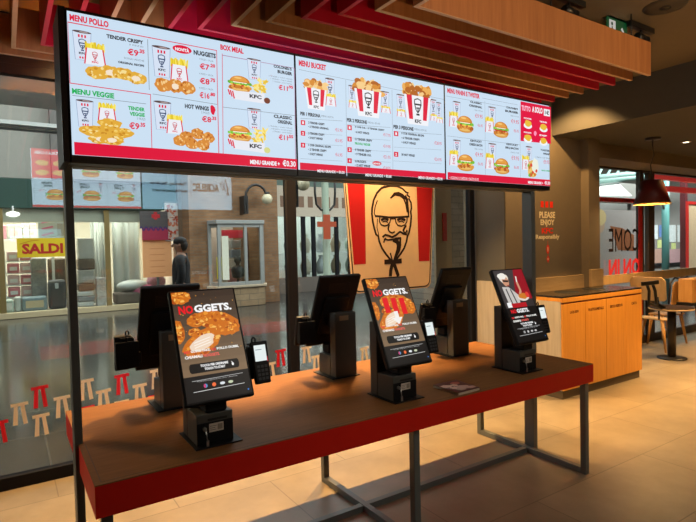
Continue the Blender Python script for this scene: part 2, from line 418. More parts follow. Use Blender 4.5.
# ------------------------------------------------------------------ menu gantry
gt = thing('menu_gantry', 'dark steel gantry of two flat posts and header beam over the order table', 'frame', (1.5, .52, 0))
for a, b in ((PX0, PX1), (3.002, 3.046)):
    MB().box(a, PYA, 0, b, PYB, 1.93).build('post', M_steel, gt, .003)
MB().box(PX0, PYA, 1.93, 3.046, PYB, 2.50).build('header_beam', M_steel, gt, .003)
for x in (.25, .7, 1.2, 1.65, 2.2, 2.65):
    MB().box(x, .316, 2.1, x+.06, PYA, 2.3).build('mounting_bracket', M_black, gt)
    if x < 1.9: MB().box(x, PYB, 2.12, x+.06, .589, 2.32).build('mounting_bracket', M_black, gt)
MB().box(-.034, .25, 1.912, -.0105, PYA, 2.50).build('side_cover', M_black, gt, .002)

# ------------------------------------------------------------------ menu artwork helpers
DK = rgb(40, 40, 48); RD = rgb(222, 22, 60); GN = rgb(20, 175, 85); GY = rgb(120, 130, 140); WT = rgb(240, 245, 250)
BG = rgb(203, 224, 243)
class Menu(Art):
    """photo survey of a display lying in one plane: px -> metres on that plane"""
    def __init__(s, Y, emit): super().__init__(MY(Y), emit); s.Y = Y
    def q(s, x, y): p = at(x, y, s.Y); return (p.x, p.z)
    def r(s, x0, y0, x1, y1):            # rectangle from left-mid/right-mid heights
        xm, ym = (x0+x1)/2, (y0+y1)/2
        a = s.q(x0, ym)[0]; b = s.q(x1, ym)[0]; return (a, s.q(xm, y1)[1], b, s.q(xm, y0)[1])
    def tx(s, t, x0, y0, x1, y1, c, bold=True):
        h = y1-y0; k = max(.62*h, h-.45*(.19-.0009*y0)*(x1-x0)); d = (h-k)/2
        s.text(t, *s.r(x0, y0+d, x1, y1-d), c, bold)
    def ln(s, pts, w, c, closed=False): s.stroke([s.q(*p) for p in pts], w, c, closed)
def face_small(a, cx, cz, h, c):
    a.stroke([(cx-.32*h, cz+.2*h), (cx-.3*h, cz+.45*h), (cx, cz+.55*h), (cx+.3*h, cz+.45*h), (cx+.32*h, cz+.1*h), (cx+.15*h, cz-.3*h), (cx, cz-.5*h), (cx-.18*h, cz-.28*h), (cx-.32*h, cz+.2*h)], .09*h, c)
    a.stroke([(cx-.3*h, cz+.12*h), (cx+.3*h, cz+.12*h)], .12*h, c); a.stroke([(cx-.14*h, cz-.15*h), (cx+.16*h, cz-.13*h)], .1*h, c)
    a.stroke([(cx+.02*h, cz-.2*h), (cx, cz-.5*h)], .1*h, c); a.stroke([(cx-.15*h, cz-.62*h), (cx+.15*h, cz-.62*h)], .13*h, c)
def cup(a, u0, v0, u1, v1):
    w = u1-u0; h = v1-v0; ln = rgb(130, 150, 185)
    a.poly([(u0+.1*w, v0), (u1-.1*w, v0), (u1, v1), (u0, v1)], rgb(214, 226, 244))
    a.stroke([(u0, v1), (u0+.1*w, v0), (u1-.1*w, v0), (u1, v1)], .025*w, ln)
    a.ell((u0+u1)/2, v1, w*.52, h*.045, rgb(90, 70, 70)); a.ell((u0+u1)/2+.1*w, v1, w*.25, h*.025, rgb(170, 150, 150))
    for k in (-1, 0, 1):
        a.rect(u0+.5*w+k*.17*w-.045*w, v1-.2*h, u0+.5*w+k*.17*w+.045*w, v1-.1*h, RD)
        a.rect(u0+.5*w+k*.14*w-.04*w, v0+.05*h, u0+.5*w+k*.14*w+.04*w, v0+.12*h, RD)
    face_small(a, u0+.5*w, v0+.56*h, .34*h, rgb(50, 70, 110))
    a.text('KFC', u0+.3*w, v0+.2*h, u0+.7*w, v0+.28*h, DK)
def fries(a, u0, v0, u1, v1):
    w = u1-u0; h = v1-v0
    for k in range(15):
        x = u0+w*(.08+.84*k/14); t = random.uniform(-.06, .06)*w
        a.poly([(x-.05*w, v0+.6*h), (x+.05*w, v0+.6*h), (x+.05*w+t, v1-random.uniform(0, .14)*h), (x-.05*w+t, v1-random.uniform(0, .14)*h)], random.choice([rgb(240, 215, 60), rgb(225, 195, 40), rgb(250, 230, 100)]))
    a.poly([(u0, v0), (u1, v0), (u1-.1*w, v0+.7*h), (u0+.1*w, v0+.7*h)], rgb(236, 238, 246))
    a.stroke([(u0+.02*w, v0), (u0+.12*w, v0+.7*h)], .06*w, RD); a.stroke([(u1-.02*w, v0), (u1-.12*w, v0+.7*h)], .06*w, RD)
    face_small(a, u0+.5*w, v0+.4*h, .3*h, rgb(200, 40, 60)); a.text('KFC', u0+.35*w, v0+.08*h, u0+.65*w, v0+.16*h, RD)
def chicken(a, cx, cz, rx, rz, pale=False, n=26, core=False):
    cs = [rgb(226, 172, 62), rgb(244, 204, 100), rgb(204, 140, 40), rgb(246, 222, 150)] if pale else [rgb(216, 140, 60), rgb(236, 170, 90), rgb(184, 100, 36), rgb(246, 205, 140)]
    rx *= .9; rz *= .9; a.ell(cx, cz, rx, rz, cs[0], 22, .1)
    for _ in range(n):
        t = random.uniform(0, 2*PI); q = math.sqrt(random.random())*.82
        a.ell(cx+rx*q*math.cos(t), cz+rz*q*math.sin(t), rx*random.uniform(.08, .2), rz*random.uniform(.12, .26), random.choice(cs), 8, .2)
    if core: a.ell(cx, cz-.1*rz, rx*.42, rz*.45, rgb(245, 228, 205), 12, .12)
def burger(a, cx, cz, rx, rz, red=False):
    R = random.uniform
    a.ell(cx, cz-.62*rz, rx*.9, rz*.28, rgb(214, 150, 66), 20); a.ell(cx, cz-.55*rz, rx*.82, rz*.18, rgb(236, 190, 110), 16)
    for k in range(16):
        u = -1+k/7.5; a.ell(cx+rx*.9*u, cz-.32*rz+R(-.06, .06)*rz-.1*rz*u*u, rx*.16, rz*.2, random.choice([rgb(205, 125, 45), rgb(226, 156, 70), rgb(180, 96, 34)]), 9, .25)
    for k in range(7): a.ell(cx+rx*(-.75+.25*k), cz-.12*rz+R(-.04, .04)*rz, rx*.17, rz*.12, rgb(205, 50, 45) if red or k % 3 == 1 else rgb(246, 205, 80), 8, .2)
    for k in range(15):
        u = -1+k/7.0; a.ell(cx+rx*.98*u, cz+.06*rz+R(-.07, .05)*rz, rx*.13, rz*.16, random.choice([rgb(120, 195, 60), rgb(150, 215, 90), rgb(95, 170, 50)]), 8, .25)
    for k in range(5): a.ell(cx+rx*(-.5+.25*k), cz+.13*rz, rx*.16, rz*.08, rgb(248, 240, 215), 8, .2)
    a.poly([(cx+rx*.92*math.cos(t*PI/14), cz+.16*rz+rz*.66*math.sin(t*PI/14)) for t in range(15)], rgb(208, 128, 44))
    a.poly([(cx-.05*rx+rx*.74*math.cos(t*PI/14), cz+.26*rz+rz*.5*math.sin(t*PI/14)) for t in range(15)], rgb(228, 158, 70))
    a.ell(cx-.18*rx, cz+.58*rz, rx*.34, rz*.1, rgb(246, 200, 120), 12)
def bucket(a, u0, v0, u1, v1):
    w = u1-u0; h = v1-v0
    for _ in range(34):
        x = random.uniform(.06, .94); a.ell(u0+w*x, v1-h*(.2+.16*abs(x-.5))+random.uniform(-.1, .14)*h, w*random.uniform(.08, .15), h*random.uniform(.06, .1), random.choice([rgb(215, 140, 50), rgb(235, 175, 90), rgb(180, 100, 30), rgb(245, 205, 140)]), 9, .2)
    T = v0+.68*h
    a.poly([(u0+.15*w, v0), (u1-.15*w, v0), (u1-.04*w, T), (u0+.04*w, T)], rgb(240, 242, 248))
    for s_ in (-1, 1):
        c = u0+.5*w
        a.poly([(c+s_*.17*w, v0+.12*h), (c+s_*.30*w, v0+.12*h), (c+s_*.38*w, T), (c+s_*.20*w, T)][::1 if s_ > 0 else -1], RD)
    face_small(a, u0+.5*w, v0+.44*h, .32*h, DK); a.text('KFC', u0+.39*w, v0+.04*h, u0+.61*w, v0+.13*h, DK)
def price(m, t, x0, y0, x1, y1):
    a, b = t.split('.'); xm = x0+(x1-x0)*.63
    sl = (y1-y0)*.12
    m.tx(a, x0, y0, xm, y1, RD); m.tx('.'+b, xm+.1, y0+sl*.5, x1, y0+(y1-y0)*.66, RD)
def fine(m, x0, y0, x1, y1, s='2 TENDER + 3 HOT WINGS', c=GY): m.tx(s, x0, y0, x1, y1, c, False)

EM = 1.0
SY = .24
XS = [-.0093, .9605, 1.9303, 2.900]; SZ0, SZ1 = 1.9407, 2.4823
def screen_body(i, label):
    t = thing('menu_screen', label, 'screen', ((XS[i]+XS[i+1])/2, SY+.04, SZ0), 'menu screens facing the room')
    MB().box(XS[i]+.001, SY+.004, SZ0-.030, XS[i+1]-.001, SY+.075, SZ1+.012).build('casing', M_black, t, .002)
    a = Menu(SY+.0038, EM)
    e = .005
    a.rect(XS[i]+e, SZ0, XS[i+1]-e, SZ1, BG)
    return t, a

# --- first screen
t, m = screen_body(0, 'left menu screen with chicken, veggie and box meals')
m.tx('MENU POLLO', 69.6, 16.0, 108.5, 25.6, RD)
m.ln([(67.8, 22), (216.6, 50.5), (219, 159.5), (152, 152), (150.5, 94.5), (70, 83)], .004, RD, True)
cup(m, *m.r(73, 32, 91.5, 60)); fries(m, *m.r(84, 42, 105.5, 65))
for (x, y) in ((97, 73), (110, 72), (123, 74), (136, 78)):
    c = m.q(x, y); chicken(m, c[0], c[1], .047, .027, True, 22, x in (110, 136))
m.tx('TENDER CRISPY', 106.5, 36.2, 143, 42.6, DK); fine(m, 129, 44.6, 143, 47, '3 PEZZI'); price(m, '€9.35', 127.5, 48.8, 144.5, 56.2)
fine(m, 124, 58, 144, 61, 'SCEGLI ANCHE'); m.tx('ORIGINAL RECIPE', 118, 62.2, 144, 65.8, DK)
m.ln([(147.5, 39.5), (149.2, 90)], .002, GY); m.ln([(152.5, 94), (217, 104.5)], .002, GY)
cup(m, *m.r(152.5, 47.5, 170.5, 77)); fries(m, *m.r(170, 58, 188, 82))
for (x, y) in ((163, 85), (175, 86), (187, 88)):
    c = m.q(x, y); chicken(m, c[0], c[1], .038, .032, False, 18, x == 175)
c = m.q(182, 49.6); m.ell(c[0], c[1], .04, .017, RD, 24); m.tx('NOVITÀ', 175, 47.2, 189, 52.2, WT)
m.tx('NUGGETS', 193.5, 51.2, 215.5, 57.4, DK)
for (y, pr) in ((63.5, '€7.20'), (78, '€8.75'), (92.2, '€16.80')):
    fine(m, 199, y-4.5, 213, y-2, '4 PEZZI + SALSA'); price(m, pr, 199.5, y, 215, y+6.6)
m.tx('MENU VEGGIE', 72, 89.8, 114, 97.4, GN); m.ln([(72.3, 95.6), (146, 104)], .002, GY)
cup(m, *m.r(76.5, 101, 93.5, 127)); fries(m, *m.r(97.5, 102.5, 116, 122))
for (x, y) in ((110, 124), (92, 131), (106, 131), (122, 133), (101, 139), (112, 140)):
    c = m.q(x, y); chicken(m, c[0], c[1], .05, .022, True, 16, y > 138)
m.tx('TENDER', 128, 106.8, 144.5, 111.3, GN); m.tx('VEGGIE', 129.5, 112.3, 144.5, 116.8, GN); fine(m, 137, 118, 145, 120.4, '3 PEZZI'); price(m, '€9.35', 129, 122.4, 145, 129.6)
cup(m, *m.r(154, 102.5, 171, 130)); fries(m, *m.r(166, 114, 183, 134))
for (x, y) in ((186, 137), (197, 134), (208, 138), (192, 144), (203, 145), (180, 141)):
    c = m.q(x, y); chicken(m, c[0], c[1], .032, .026, False, 16)
m.tx('HOT WINGS', 184.5, 104.9, 208.5, 110.4, DK); c = m.q(212.5, 110); m.ell(*c, .012, .02, RD, 10, .2); fine(m, 201, 112, 209, 114.3, '5 PEZZI'); price(m, '€8.35', 201.5, 116.3, 216, 122.6)
m.ln([(221.8, 54), (222.8, 160)], .0025, RD)
m.tx('BOX MEAL', 220, 46, 243, 53, RD); m.ln([(221.6, 55.5), (294, 68.5), (295, 165)], .003, rgb(170, 110, 150))
for dy, t1, t2, pr in ((0, "COLONEL'S", 'BURGER', '€11.95'), (49.5, 'CLASSIC', 'ORIGINAL', '€11.55')):
    cup(m, *m.r(247, 60+dy, 260.5, 80+dy)); burger(m, *m.q(239.5, 84+dy), .052, .042)
    for k_ in range(26):
        c = m.q(random.uniform(252, 266), random.uniform(81, 92)+dy); m.ell(c[0], c[1], .017, .005, random.choice([rgb(245, 215, 90), rgb(230, 190, 60), rgb(250, 230, 140)]), 6, .1, random.uniform(0, 3))
    m.poly([m.q(227, 88+dy), m.q(234, 99.5+dy), m.q(264, 104+dy), m.q(264, 94+dy), m.q(236, 91+dy)], rgb(232, 234, 242))
    for k in range(3): m.ln([(227.6+k*2.2, 89.5+dy+k*.8), (229.4+k*2.2, 95+dy+k*1.9)], .006, RD)
    m.tx('KFC', 249, 94.8+dy, 261, 99.2+dy, DK); c = m.q(266.5, 101+dy); m.ell(*c, .016, .014, rgb(120, 60, 40) if dy == 0 else rgb(215, 215, 140), 12)
    m.tx(t1, 273, 66+dy, 291, 70+dy, DK); m.tx(t2, 277, 71+dy, 291.5, 75.2+dy, DK)
    for k in range(3): fine(m, 268+k*2, 77+dy+k*2.6, 291.5, 78.9+dy+k*2.6)
    price(m, pr, 278, 85.4+dy, 292.5, 91+dy)
m.ln([(222.5, 107.5), (294.5, 116)], .002, GY)
b = m.r(71, 144, 180, 156); XB = XS[1]-.005
m.rect(XS[0]+.012, SZ0, XB, SZ0+.048, RD); m.tx('MENU GRANDE +', 249.5, 160.6, 279, 165.6, WT); m.tx('€0.30', 282, 160.6, 295, 167, WT)
m.build('display', t)

# --- second screen
t, m = screen_body(1, 'middle menu screen showing three chicken buckets')
m.tx('MENU BUCKET', 298.8, 61.5, 326, 69, RD); m.ln([(299, 69.5), (444, 99.5)], .0015, GY)
for k, (bx, cups) in enumerate((((304, 79, 327.5, 109.5), [(325.5, 79, 334.5, 106)]), ((353, 77.8, 382.5, 117), [(348.5, 86, 355, 108), (381, 92, 389, 113)]), ((402.6, 82.5, 431.5, 125), [(396.5, 95, 404, 117), (430, 100, 436, 121), (436, 103, 441, 123)]))):
    for c in cups:
        cup(m, *m.r(c[0], c[1], c[2], c[3]-6)); fries(m, *m.r(c[0], c[1]+14, c[2]+1.5, c[3]))
    bucket(m, *m.r(*bx))
cols = [(300, 112.6, 'PER 1 PERSONA', [(123, ['2 TENDER CRISPY', '• 2 TENDER ORIGINAL'], '€5.95'), (133.6, ['2 TENDER CRISPY', '• 3 HOT WINGS'], '€5.95'), (145.5, ['1 COB ORIGINAL RECIPE', '• 2 TENDER CRISPY', '• 3 HOT WINGS'], '€6.95')], 342),
        (346.5, 119, 'PER 2 PERSONE', [(128, ['3 COB O.R. • 3 TENDER CRISPY', '• 6 HOT WINGS'], '€17.95'), (139.4, ['12 TENDER CRISPY', 'PROVALI VEGGIE'], '€19.95'), (150, ['9 TENDER CRISPY', '• 9 TENDER O.R.'], '€21.95'), (161, ['16 NUGGETS', '• 12 HOT WINGS'], '€18.95')], 390),
        (393, 125.8, 'PER 3 PERSONE', [(134, ['3 COB ORIGINAL RECIPE', '• 6 TENDER CRISPY', '• 6 HOT WINGS'], '€28.95'), (154.6, ['30 HOT WINGS'], '€24.95')], 441)]
for x, y, title, items, xr in cols:
    m.tx(title, x, y, x+20, y+4.4, DK); fine(m, x+21, y+3, x+33, y+5.4, 'MENU €9.95'); m.ln([(x, y+5.8), (xr, y+5.8+(xr-x)*.065)], .0015, GY)
    for k, (yy, lines, pr) in enumerate(items):
        r = m.r(x+.5, yy-2.6, x+4.8, yy+2.2); m.rect(*r, RD); m.tx(str(k+1), x+1.9, yy-1.5, x+3.5, yy+1.2, WT)
        for j, s_ in enumerate(lines):
            g_ = 'VEGGIE' in s_
            m.tx(s_, x+8, yy-1.2+j*4.2+.4, x+9+len(s_)*1.02, yy+1.6+j*4.2+.4, GN if g_ else DK)
        m.tx(pr, xr-7, yy+len(lines)*2.2+1, xr, yy+len(lines)*2.2+4.4, RD, False)
        m.ln([(x, yy+len(lines)*3.4+3), (xr, yy+len(lines)*3.4+3+(xr-x)*.06)], .001, GY)
c = m.q(376.5, 163.5); m.ell(*c, .03, .012, RD, 18); m.tx('NOVITÀ', 373, 162.3, 380, 164.8, WT)
m.ln([(345.3, 80), (346.5, 172)], .0015, GY); m.ln([(391.5, 90), (392.5, 175)], .0015, GY)
m.rect(XS[1]+.012, SZ0, XS[2]-.005, SZ0+.034, RD); m.ln([(346, 166), (346.4, 176)], .004, BG)
m.tx('MENU GRANDE + €0.30', 317, 170, 344, 173.4, WT); m.tx('MENU GRANDE + €0.60', 365, 174, 391, 177.4, WT); m.tx('MENU GRANDE + €0.90', 418, 176.6, 442, 180, WT)
m.build('display', t)

# --- third screen
t, m = screen_body(2, 'right menu screen with burgers, wrap and red corner offer')
m.tx('MENU PANINI E TWISTER', 447.3, 90.2, 479.5, 96.6, RD); m.ln([(482, 98), (518, 105)], .0015, GY); m.ln([(446, 96), (518, 109)], .0015, GY)
for cx, cy, ux, t1, t2, rd in ((465, 124, 0, 'CLASSIC', 'ORIGINAL', 0), (501, 129.5, 36, "COLONEL'S", 'BURGER', 1), (465.5, 162.5, 0, 'KENTUCKY', 'CHEESE & BACON', 0), (501.5, 166, 36, 'KENTUCKY', 'BBQ BACON', 1)):
    yo = cy-124
    cup(m, *m.r(453+ux*.98, 103+yo-1, 460.5+ux*.98, 118+yo)); fries(m, *m.r(449+ux, 111+yo, 458+ux, 127+yo))
    burger(m, *m.q(cx, cy), .066, .058, rd)
    m.tx(t1, 470+ux, 101.5+yo, 481.5+ux, 104+yo, DK); m.tx(t2, 469+ux, 105+yo, 482+ux, 107.8+yo, DK)
    fine(m, 474+ux, 110+yo, 482.5+ux, 111.6+yo); m.tx('€9.95', 475+ux, 114+yo, 482.5+ux, 118.3+yo, RD, False); m.tx('€6.95', 477.5+ux, 124+yo, 482.5+ux, 127+yo, RD, False)
m.ln([(484.4, 101), (485, 179)], .0015, GY); m.ln([(519.3, 106), (520, 181)], .0015, GY); m.ln([(447, 136), (519.6, 145)], .0015, GY)
cup(m, *m.r(525.5, 147, 531.5, 163)); fries(m, *m.r(521.5, 155, 529, 170))
c = m.q(532, 169); m.ell(*c, .05, .055, rgb(225, 190, 110), 18, .1); m.ell(c[0]+.03, c[1]+.02, .035, .05, rgb(235, 240, 225), 14, .1)
for _ in range(14): m.ell(c[0]+random.uniform(-.04, .04), c[1]+random.uniform(-.045, .03), .012, .012, random.choice([rgb(210, 120, 40), rgb(120, 180, 60), rgb(220, 70, 50), rgb(240, 200, 110)]), 8, .2)
m.tx('TWISTER', 540, 149.5, 549, 151.6, DK); m.tx('WRAP', 542.5, 153, 549, 155.2, DK); fine(m, 535, 157, 549, 158.8); m.tx('€9.95', 543, 160, 548.6, 164, RD, False); m.tx('PROVALO VEGGIE', 541, 170, 549, 171.6, GN)
q = [m.q(520, 101.4), m.q(550.3, 107.2), m.q(550.3, 144), m.q(520, 141)]
m.poly(q[::-1], rgb(226, 10, 66))
m.tx('TUTTO', 521, 105.8, 530, 111.6, rgb(255, 190, 215)); m.tx('A SOLO', 531.5, 107, 542, 113.4, WT); m.rect(*m.r(543.2, 109.4, 549.3, 116.2), WT); m.tx('1€', 544.3, 110.6, 548.4, 115, DK)
for (x, y, t_) in ((527.3, 124, 'PATATINE'), (543, 127.5, 'TENDER'), (527.3, 138, 'NUGGETS'), (543, 141, 'DIP')):
    c = m.q(x, y); m.ell(c[0], c[1]-.012, .042, .02, WT, 16); m.ell(c[0], c[1]+.002, .034, .022, rgb(235, 190, 60), 12, .15); m.tx(t_, x-4, y-6.2, x+3.5, y-4.4, WT)
c = m.q(534.6, 133.5); m.ell(*c, .017, .02, rgb(255, 150, 185), 8, .25)
m.rect(XS[2]+.012, SZ0, XS[3]-.005, SZ0+.042, RD); m.tx('• AGGIUNGI IL CHEDDAR + BACON €1.00', 449, 176.9, 478, 180.2, WT, False); m.tx('MENU GRANDE +', 527.5, 181.4, 542.5, 184.2, WT); m.tx('€0.30', 544, 181.2, 549.5, 184.8, WT)
m.build('display', t)

# --- screens on the back, facing the shop window (seen mirrored in the glass)
BYs = .62
def back_screen(x0, x1, label):
    t = thing('window_screen', label, 'screen', ((x0+x1)/2, BYs, SZ0), 'menu screens facing the window')
    MB().box(x0+.001, BYs-.03, SZ0+.02, x1-.001, BYs-.004, SZ1+.05).build('casing', M_black, t, .002)
    a = Art(wallM((x1, BYs-.004, SZ0+.045), (-1, 0, 0), (0, 0, 1)), 1); return t, a
BE = 6.0
t, a = back_screen(-.0093, .9605, 'burger menu screen facing the window, mirrored in the glass'); a.emit = BE
W_, H_ = .96, .54
a.rect(.005, 0, W_, H_, BG)
for k in range(3):
    u = .03+k*.31
    for v in (.29, .06):
        burger(a, u+.12, v+.06, .075, .06, k == 1); cup(a, u+.02, v+.08, u+.06, v+.18)
        a.text(['TOWER', 'CLASSIC', 'CHEESE', 'BBQ'][(k+(v > .2)*2) % 4], u+.14, v+.155, u+.23, v+.175, DK); a.text('BURGER', u+.14, v+.13, u+.22, v+.148, DK); a.text('€9.95', u+.21, v+.085, u+.25, v+.105, RD, False)
    a.stroke([(u+.29, .02), (u+.29, .5)], .002, GY)
a.rect(.66, .27, .955, H_, rgb(226, 10, 50)); a.text('PORTALA A CASA', .68, .49, .93, .52, WT)
for x, z in ((.73, .41), (.87, .41), (.73, .32), (.87, .32)): a.ell(x, z, .055, .026, rgb(225, 180, 90), 14, .12)
a.rect(.005, 0, W_, .02, rgb(220, 60, 60)); a.build('display', t)
t, a = back_screen(.9605, 1.9303, 'pale blue screen facing the window with a mirrored supplier logo'); a.emit = BE
BB = rgb(150, 190, 214); DB = rgb(40, 60, 90)
a.rect(.005, 0, W_, H_, BB)
# the logo and motto (readable from the window side)
DB = rgb(14, 20, 36); a.stroke([(.04, .16), (.075, .34), (.11, .21), (.135, .3)], .014, DB); a.stroke([(.04, .25), (.06, .16), (.11, .32)], .010, DB)
a.text('ACRELEC', .15, .195, .44, .285, DB, True); a.stroke([(.46, .14), (.46, .31)], .004, DB)
a.text('Technology that drives', .50, .245, .88, .29, DB, True); a.text('your business forward', .50, .17, .86, .215, DB, True)
a.build('display', t)

# ------------------------------------------------------------------ self order kiosks
def kiosk_art(kind, parent, M):
    a = Art(M, 1); Wk, Hk = .278, .478; a.clip = (0, 0, Wk, Hk)
    bg = rgb(62, 46, 34); BK = rgb(17, 14, 14)
    a.rect(0, 0, Wk, Hk, BK)
    if kind < 3:
        for k in range(12): q = k/11; a.rect(0, .105+.0312*k, Wk, .137+.0312*k, rgb(128-66*q, 104-56*q, 78-40*q))
        def nug(x, y, rx, ry, rot=0, core=False, n=46):
            cs = [rgb(205, 110, 25), rgb(235, 150, 50), rgb(170, 75, 15), rgb(245, 185, 90), rgb(220, 130, 40)]
            a.ell(x, y, rx, ry, cs[0], 26, .09, rot)
            for _ in range(n):
                t_ = random.uniform(0, 2*PI); q = math.sqrt(random.random())*.86; dx, dy = rx*q*math.cos(t_), ry*q*math.sin(t_)
                a.ell(x+dx*math.cos(rot)-dy*math.sin(rot), y+dx*math.sin(rot)+dy*math.cos(rot), random.uniform(.004, .011), random.uniform(.003, .008), random.choice(cs), 7, .25)
            if core:
                a.ell(x, y, rx*.62, ry*.62, rgb(240, 215, 190), 14, .1, rot)
                for k in (-1, 0, 1): a.stroke([(x-rx*.4, y+k*ry*.22-.01), (x+rx*.4, y+k*ry*.22+.01)], .004, rgb(252, 240, 228))
        nug(.03, .455, .05, .032); nug(.19, .325, .098, .052, -.4, False, 90); nug(.09, .345, .042, .03, .3, False, 30); nug(.006, .30, .026, .052, 0, False, 30); nug(.072, .293, .027, .018, .2, False, 18); nug(.10, .243, .092, .05, .45, True, 80)
        for _ in range(26): a.ell(random.uniform(.01, .27), random.uniform(.2, .47), random.uniform(.001, .003), random.uniform(.001, .003), random.choice([rgb(250, 190, 90), rgb(225, 160, 60)]), 6)
        a.text('NO', .02, .375, .083, .413, rgb(230, 22, 35)); a.text('GGETS.', .087, .378, .255, .413, rgb(245, 245, 245))
        if kind == 1:
            for k, x in enumerate((.07, .125, .18)): a.poly([(x, .28-.008*k), (x+.035, .28-.008*k), (x+.035, .365-.004*k), (x, .365-.004*k)], rgb(225, 20, 32))
            a.poly([(.1, .25), (.135, .21), (.17, .25), (.148, .25), (.148, .285), (.122, .285), (.122, .25)], rgb(245, 240, 235))
        ty = .186
    else:
        a.rect(0, .22, Wk, Hk, rgb(52, 46, 46)); a.rect(.12, .27, Wk, Hk, rgb(150, 20, 34)); a.poly([(0, .22), (.10, .22), (.19, Hk), (0, Hk)], rgb(66, 60, 60))
        a.ell(.075, .42, .042, .036, rgb(226, 216, 200), 18, .1); a.ell(.082, .40, .03, .034, rgb(206, 150, 120), 18); a.stroke([(.058, .405), (.108, .40)], .013, rgb(18, 16, 18))
        a.stroke([(.08, .372), (.106, .37)], .006, rgb(150, 40, 40)); a.ell(.062, .437, .04, .022, rgb(240, 235, 225), 16, .12)
        a.poly([(.03, .365), (.09, .36), (.16, .30), (.14, .225), (.04, .225)], rgb(200, 195, 190)); a.stroke([(.06, .35), (.075, .225)], .01, rgb(40, 36, 40)); a.stroke([(.1, .345), (.12, .225)], .01, rgb(40, 36, 40))
        a.stroke([(.15, .27), (.19, .33), (.185, .39)], .02, rgb(206, 150, 120)); a.stroke([(.185, .39), (.195, .43)], .012, rgb(230, 225, 215))
        a.ell(.195, .285, .055, .026, rgb(225, 215, 205), 18); a.ell(.195, .292, .042, .02, rgb(205, 120, 40), 14, .12); a.ell(.24, .30, .02, .02, rgb(220, 60, 50), 10, .1)
        a.rect(.02, .225, .06, .258, rgb(240, 240, 240)); a.rect(.06, .22, .2, .25, rgb(180, 25, 35))
        a.text('NO', .03, .185, .08, .212, rgb(225, 30, 40)); a.text('GGETS.', .084, .185, .2, .212, rgb(240, 240, 240)); ty = .135
    a.text('NO', .016, ty+.016, .04, ty+.029, rgb(230, 60, 60)); a.text('GUSTO FAKE,', .044, ty+.016, .128, ty+.029, rgb(240, 240, 235)); a.text('NO', .133, ty+.016, .152, ty+.029, rgb(230, 60, 60)); a.text('POLLO DUBBI,', .156, ty+.016, .255, ty+.029, rgb(240, 240, 235))
    a.text('CHIAMALI', .016, ty-.006, .09, ty+.007, rgb(240, 240, 235)); a.text('NOGGETS.', .095, ty-.006, .165, ty+.007, rgb(235, 100, 90))
    if kind < 3: a.poly([(.035+.008*math.cos(t_), .136+.02*math.sin(t_)) for t_ in [PI/2, PI*.75, PI, PI*1.25, PI*1.5]]+[(.235+.008*math.cos(t_), .136+.02*math.sin(t_)) for t_ in [-PI/2, -PI/4, 0, PI/4, PI/2]], rgb(12, 10, 10))
    yy = .138 if kind < 3 else .108
    a.text('TOCCA PER ORDINARE', .075, yy+.001, .195, yy+.012, rgb(245, 245, 245)); a.text('TOUCH TO START', .09, yy-.014, .18, yy-.003, rgb(245, 245, 245))
    a.ell(.214, yy-.004, .005, .007, rgb(245, 245, 245), 10); a.stroke([(.21, yy+.008), (.216, yy-.002)], .003, rgb(245, 245, 245))
    a.stroke([(.03, .085), (.25, .089)], .0018, rgb(200, 200, 200)); a.text('Accettiamo pagamenti con carta e bancomat', .05, .078, .225, .084, rgb(190, 190, 190), False)
    for k, c in enumerate((rgb(70, 150, 200), rgb(235, 110, 60), rgb(220, 225, 230), rgb(200, 210, 180))):
        a.ell(.083+.036*k, .06, .0085 if k < 2 else .011, .0085 if k < 2 else .006, c if kind < 3 else rgb(200, 200, 200), 14)
    a.ell(.08, .06, .005, .0085, rgb(200, 60, 110) if kind < 3 else rgb(150, 150, 150), 12)
    a.stroke([(.03, .04), (.25, .045)], .002, rgb(225, 225, 225)); a.ell(.262, .016, .0035, .0035, rgb(60, 130, 220), 10)
    return a.build('screen', parent)

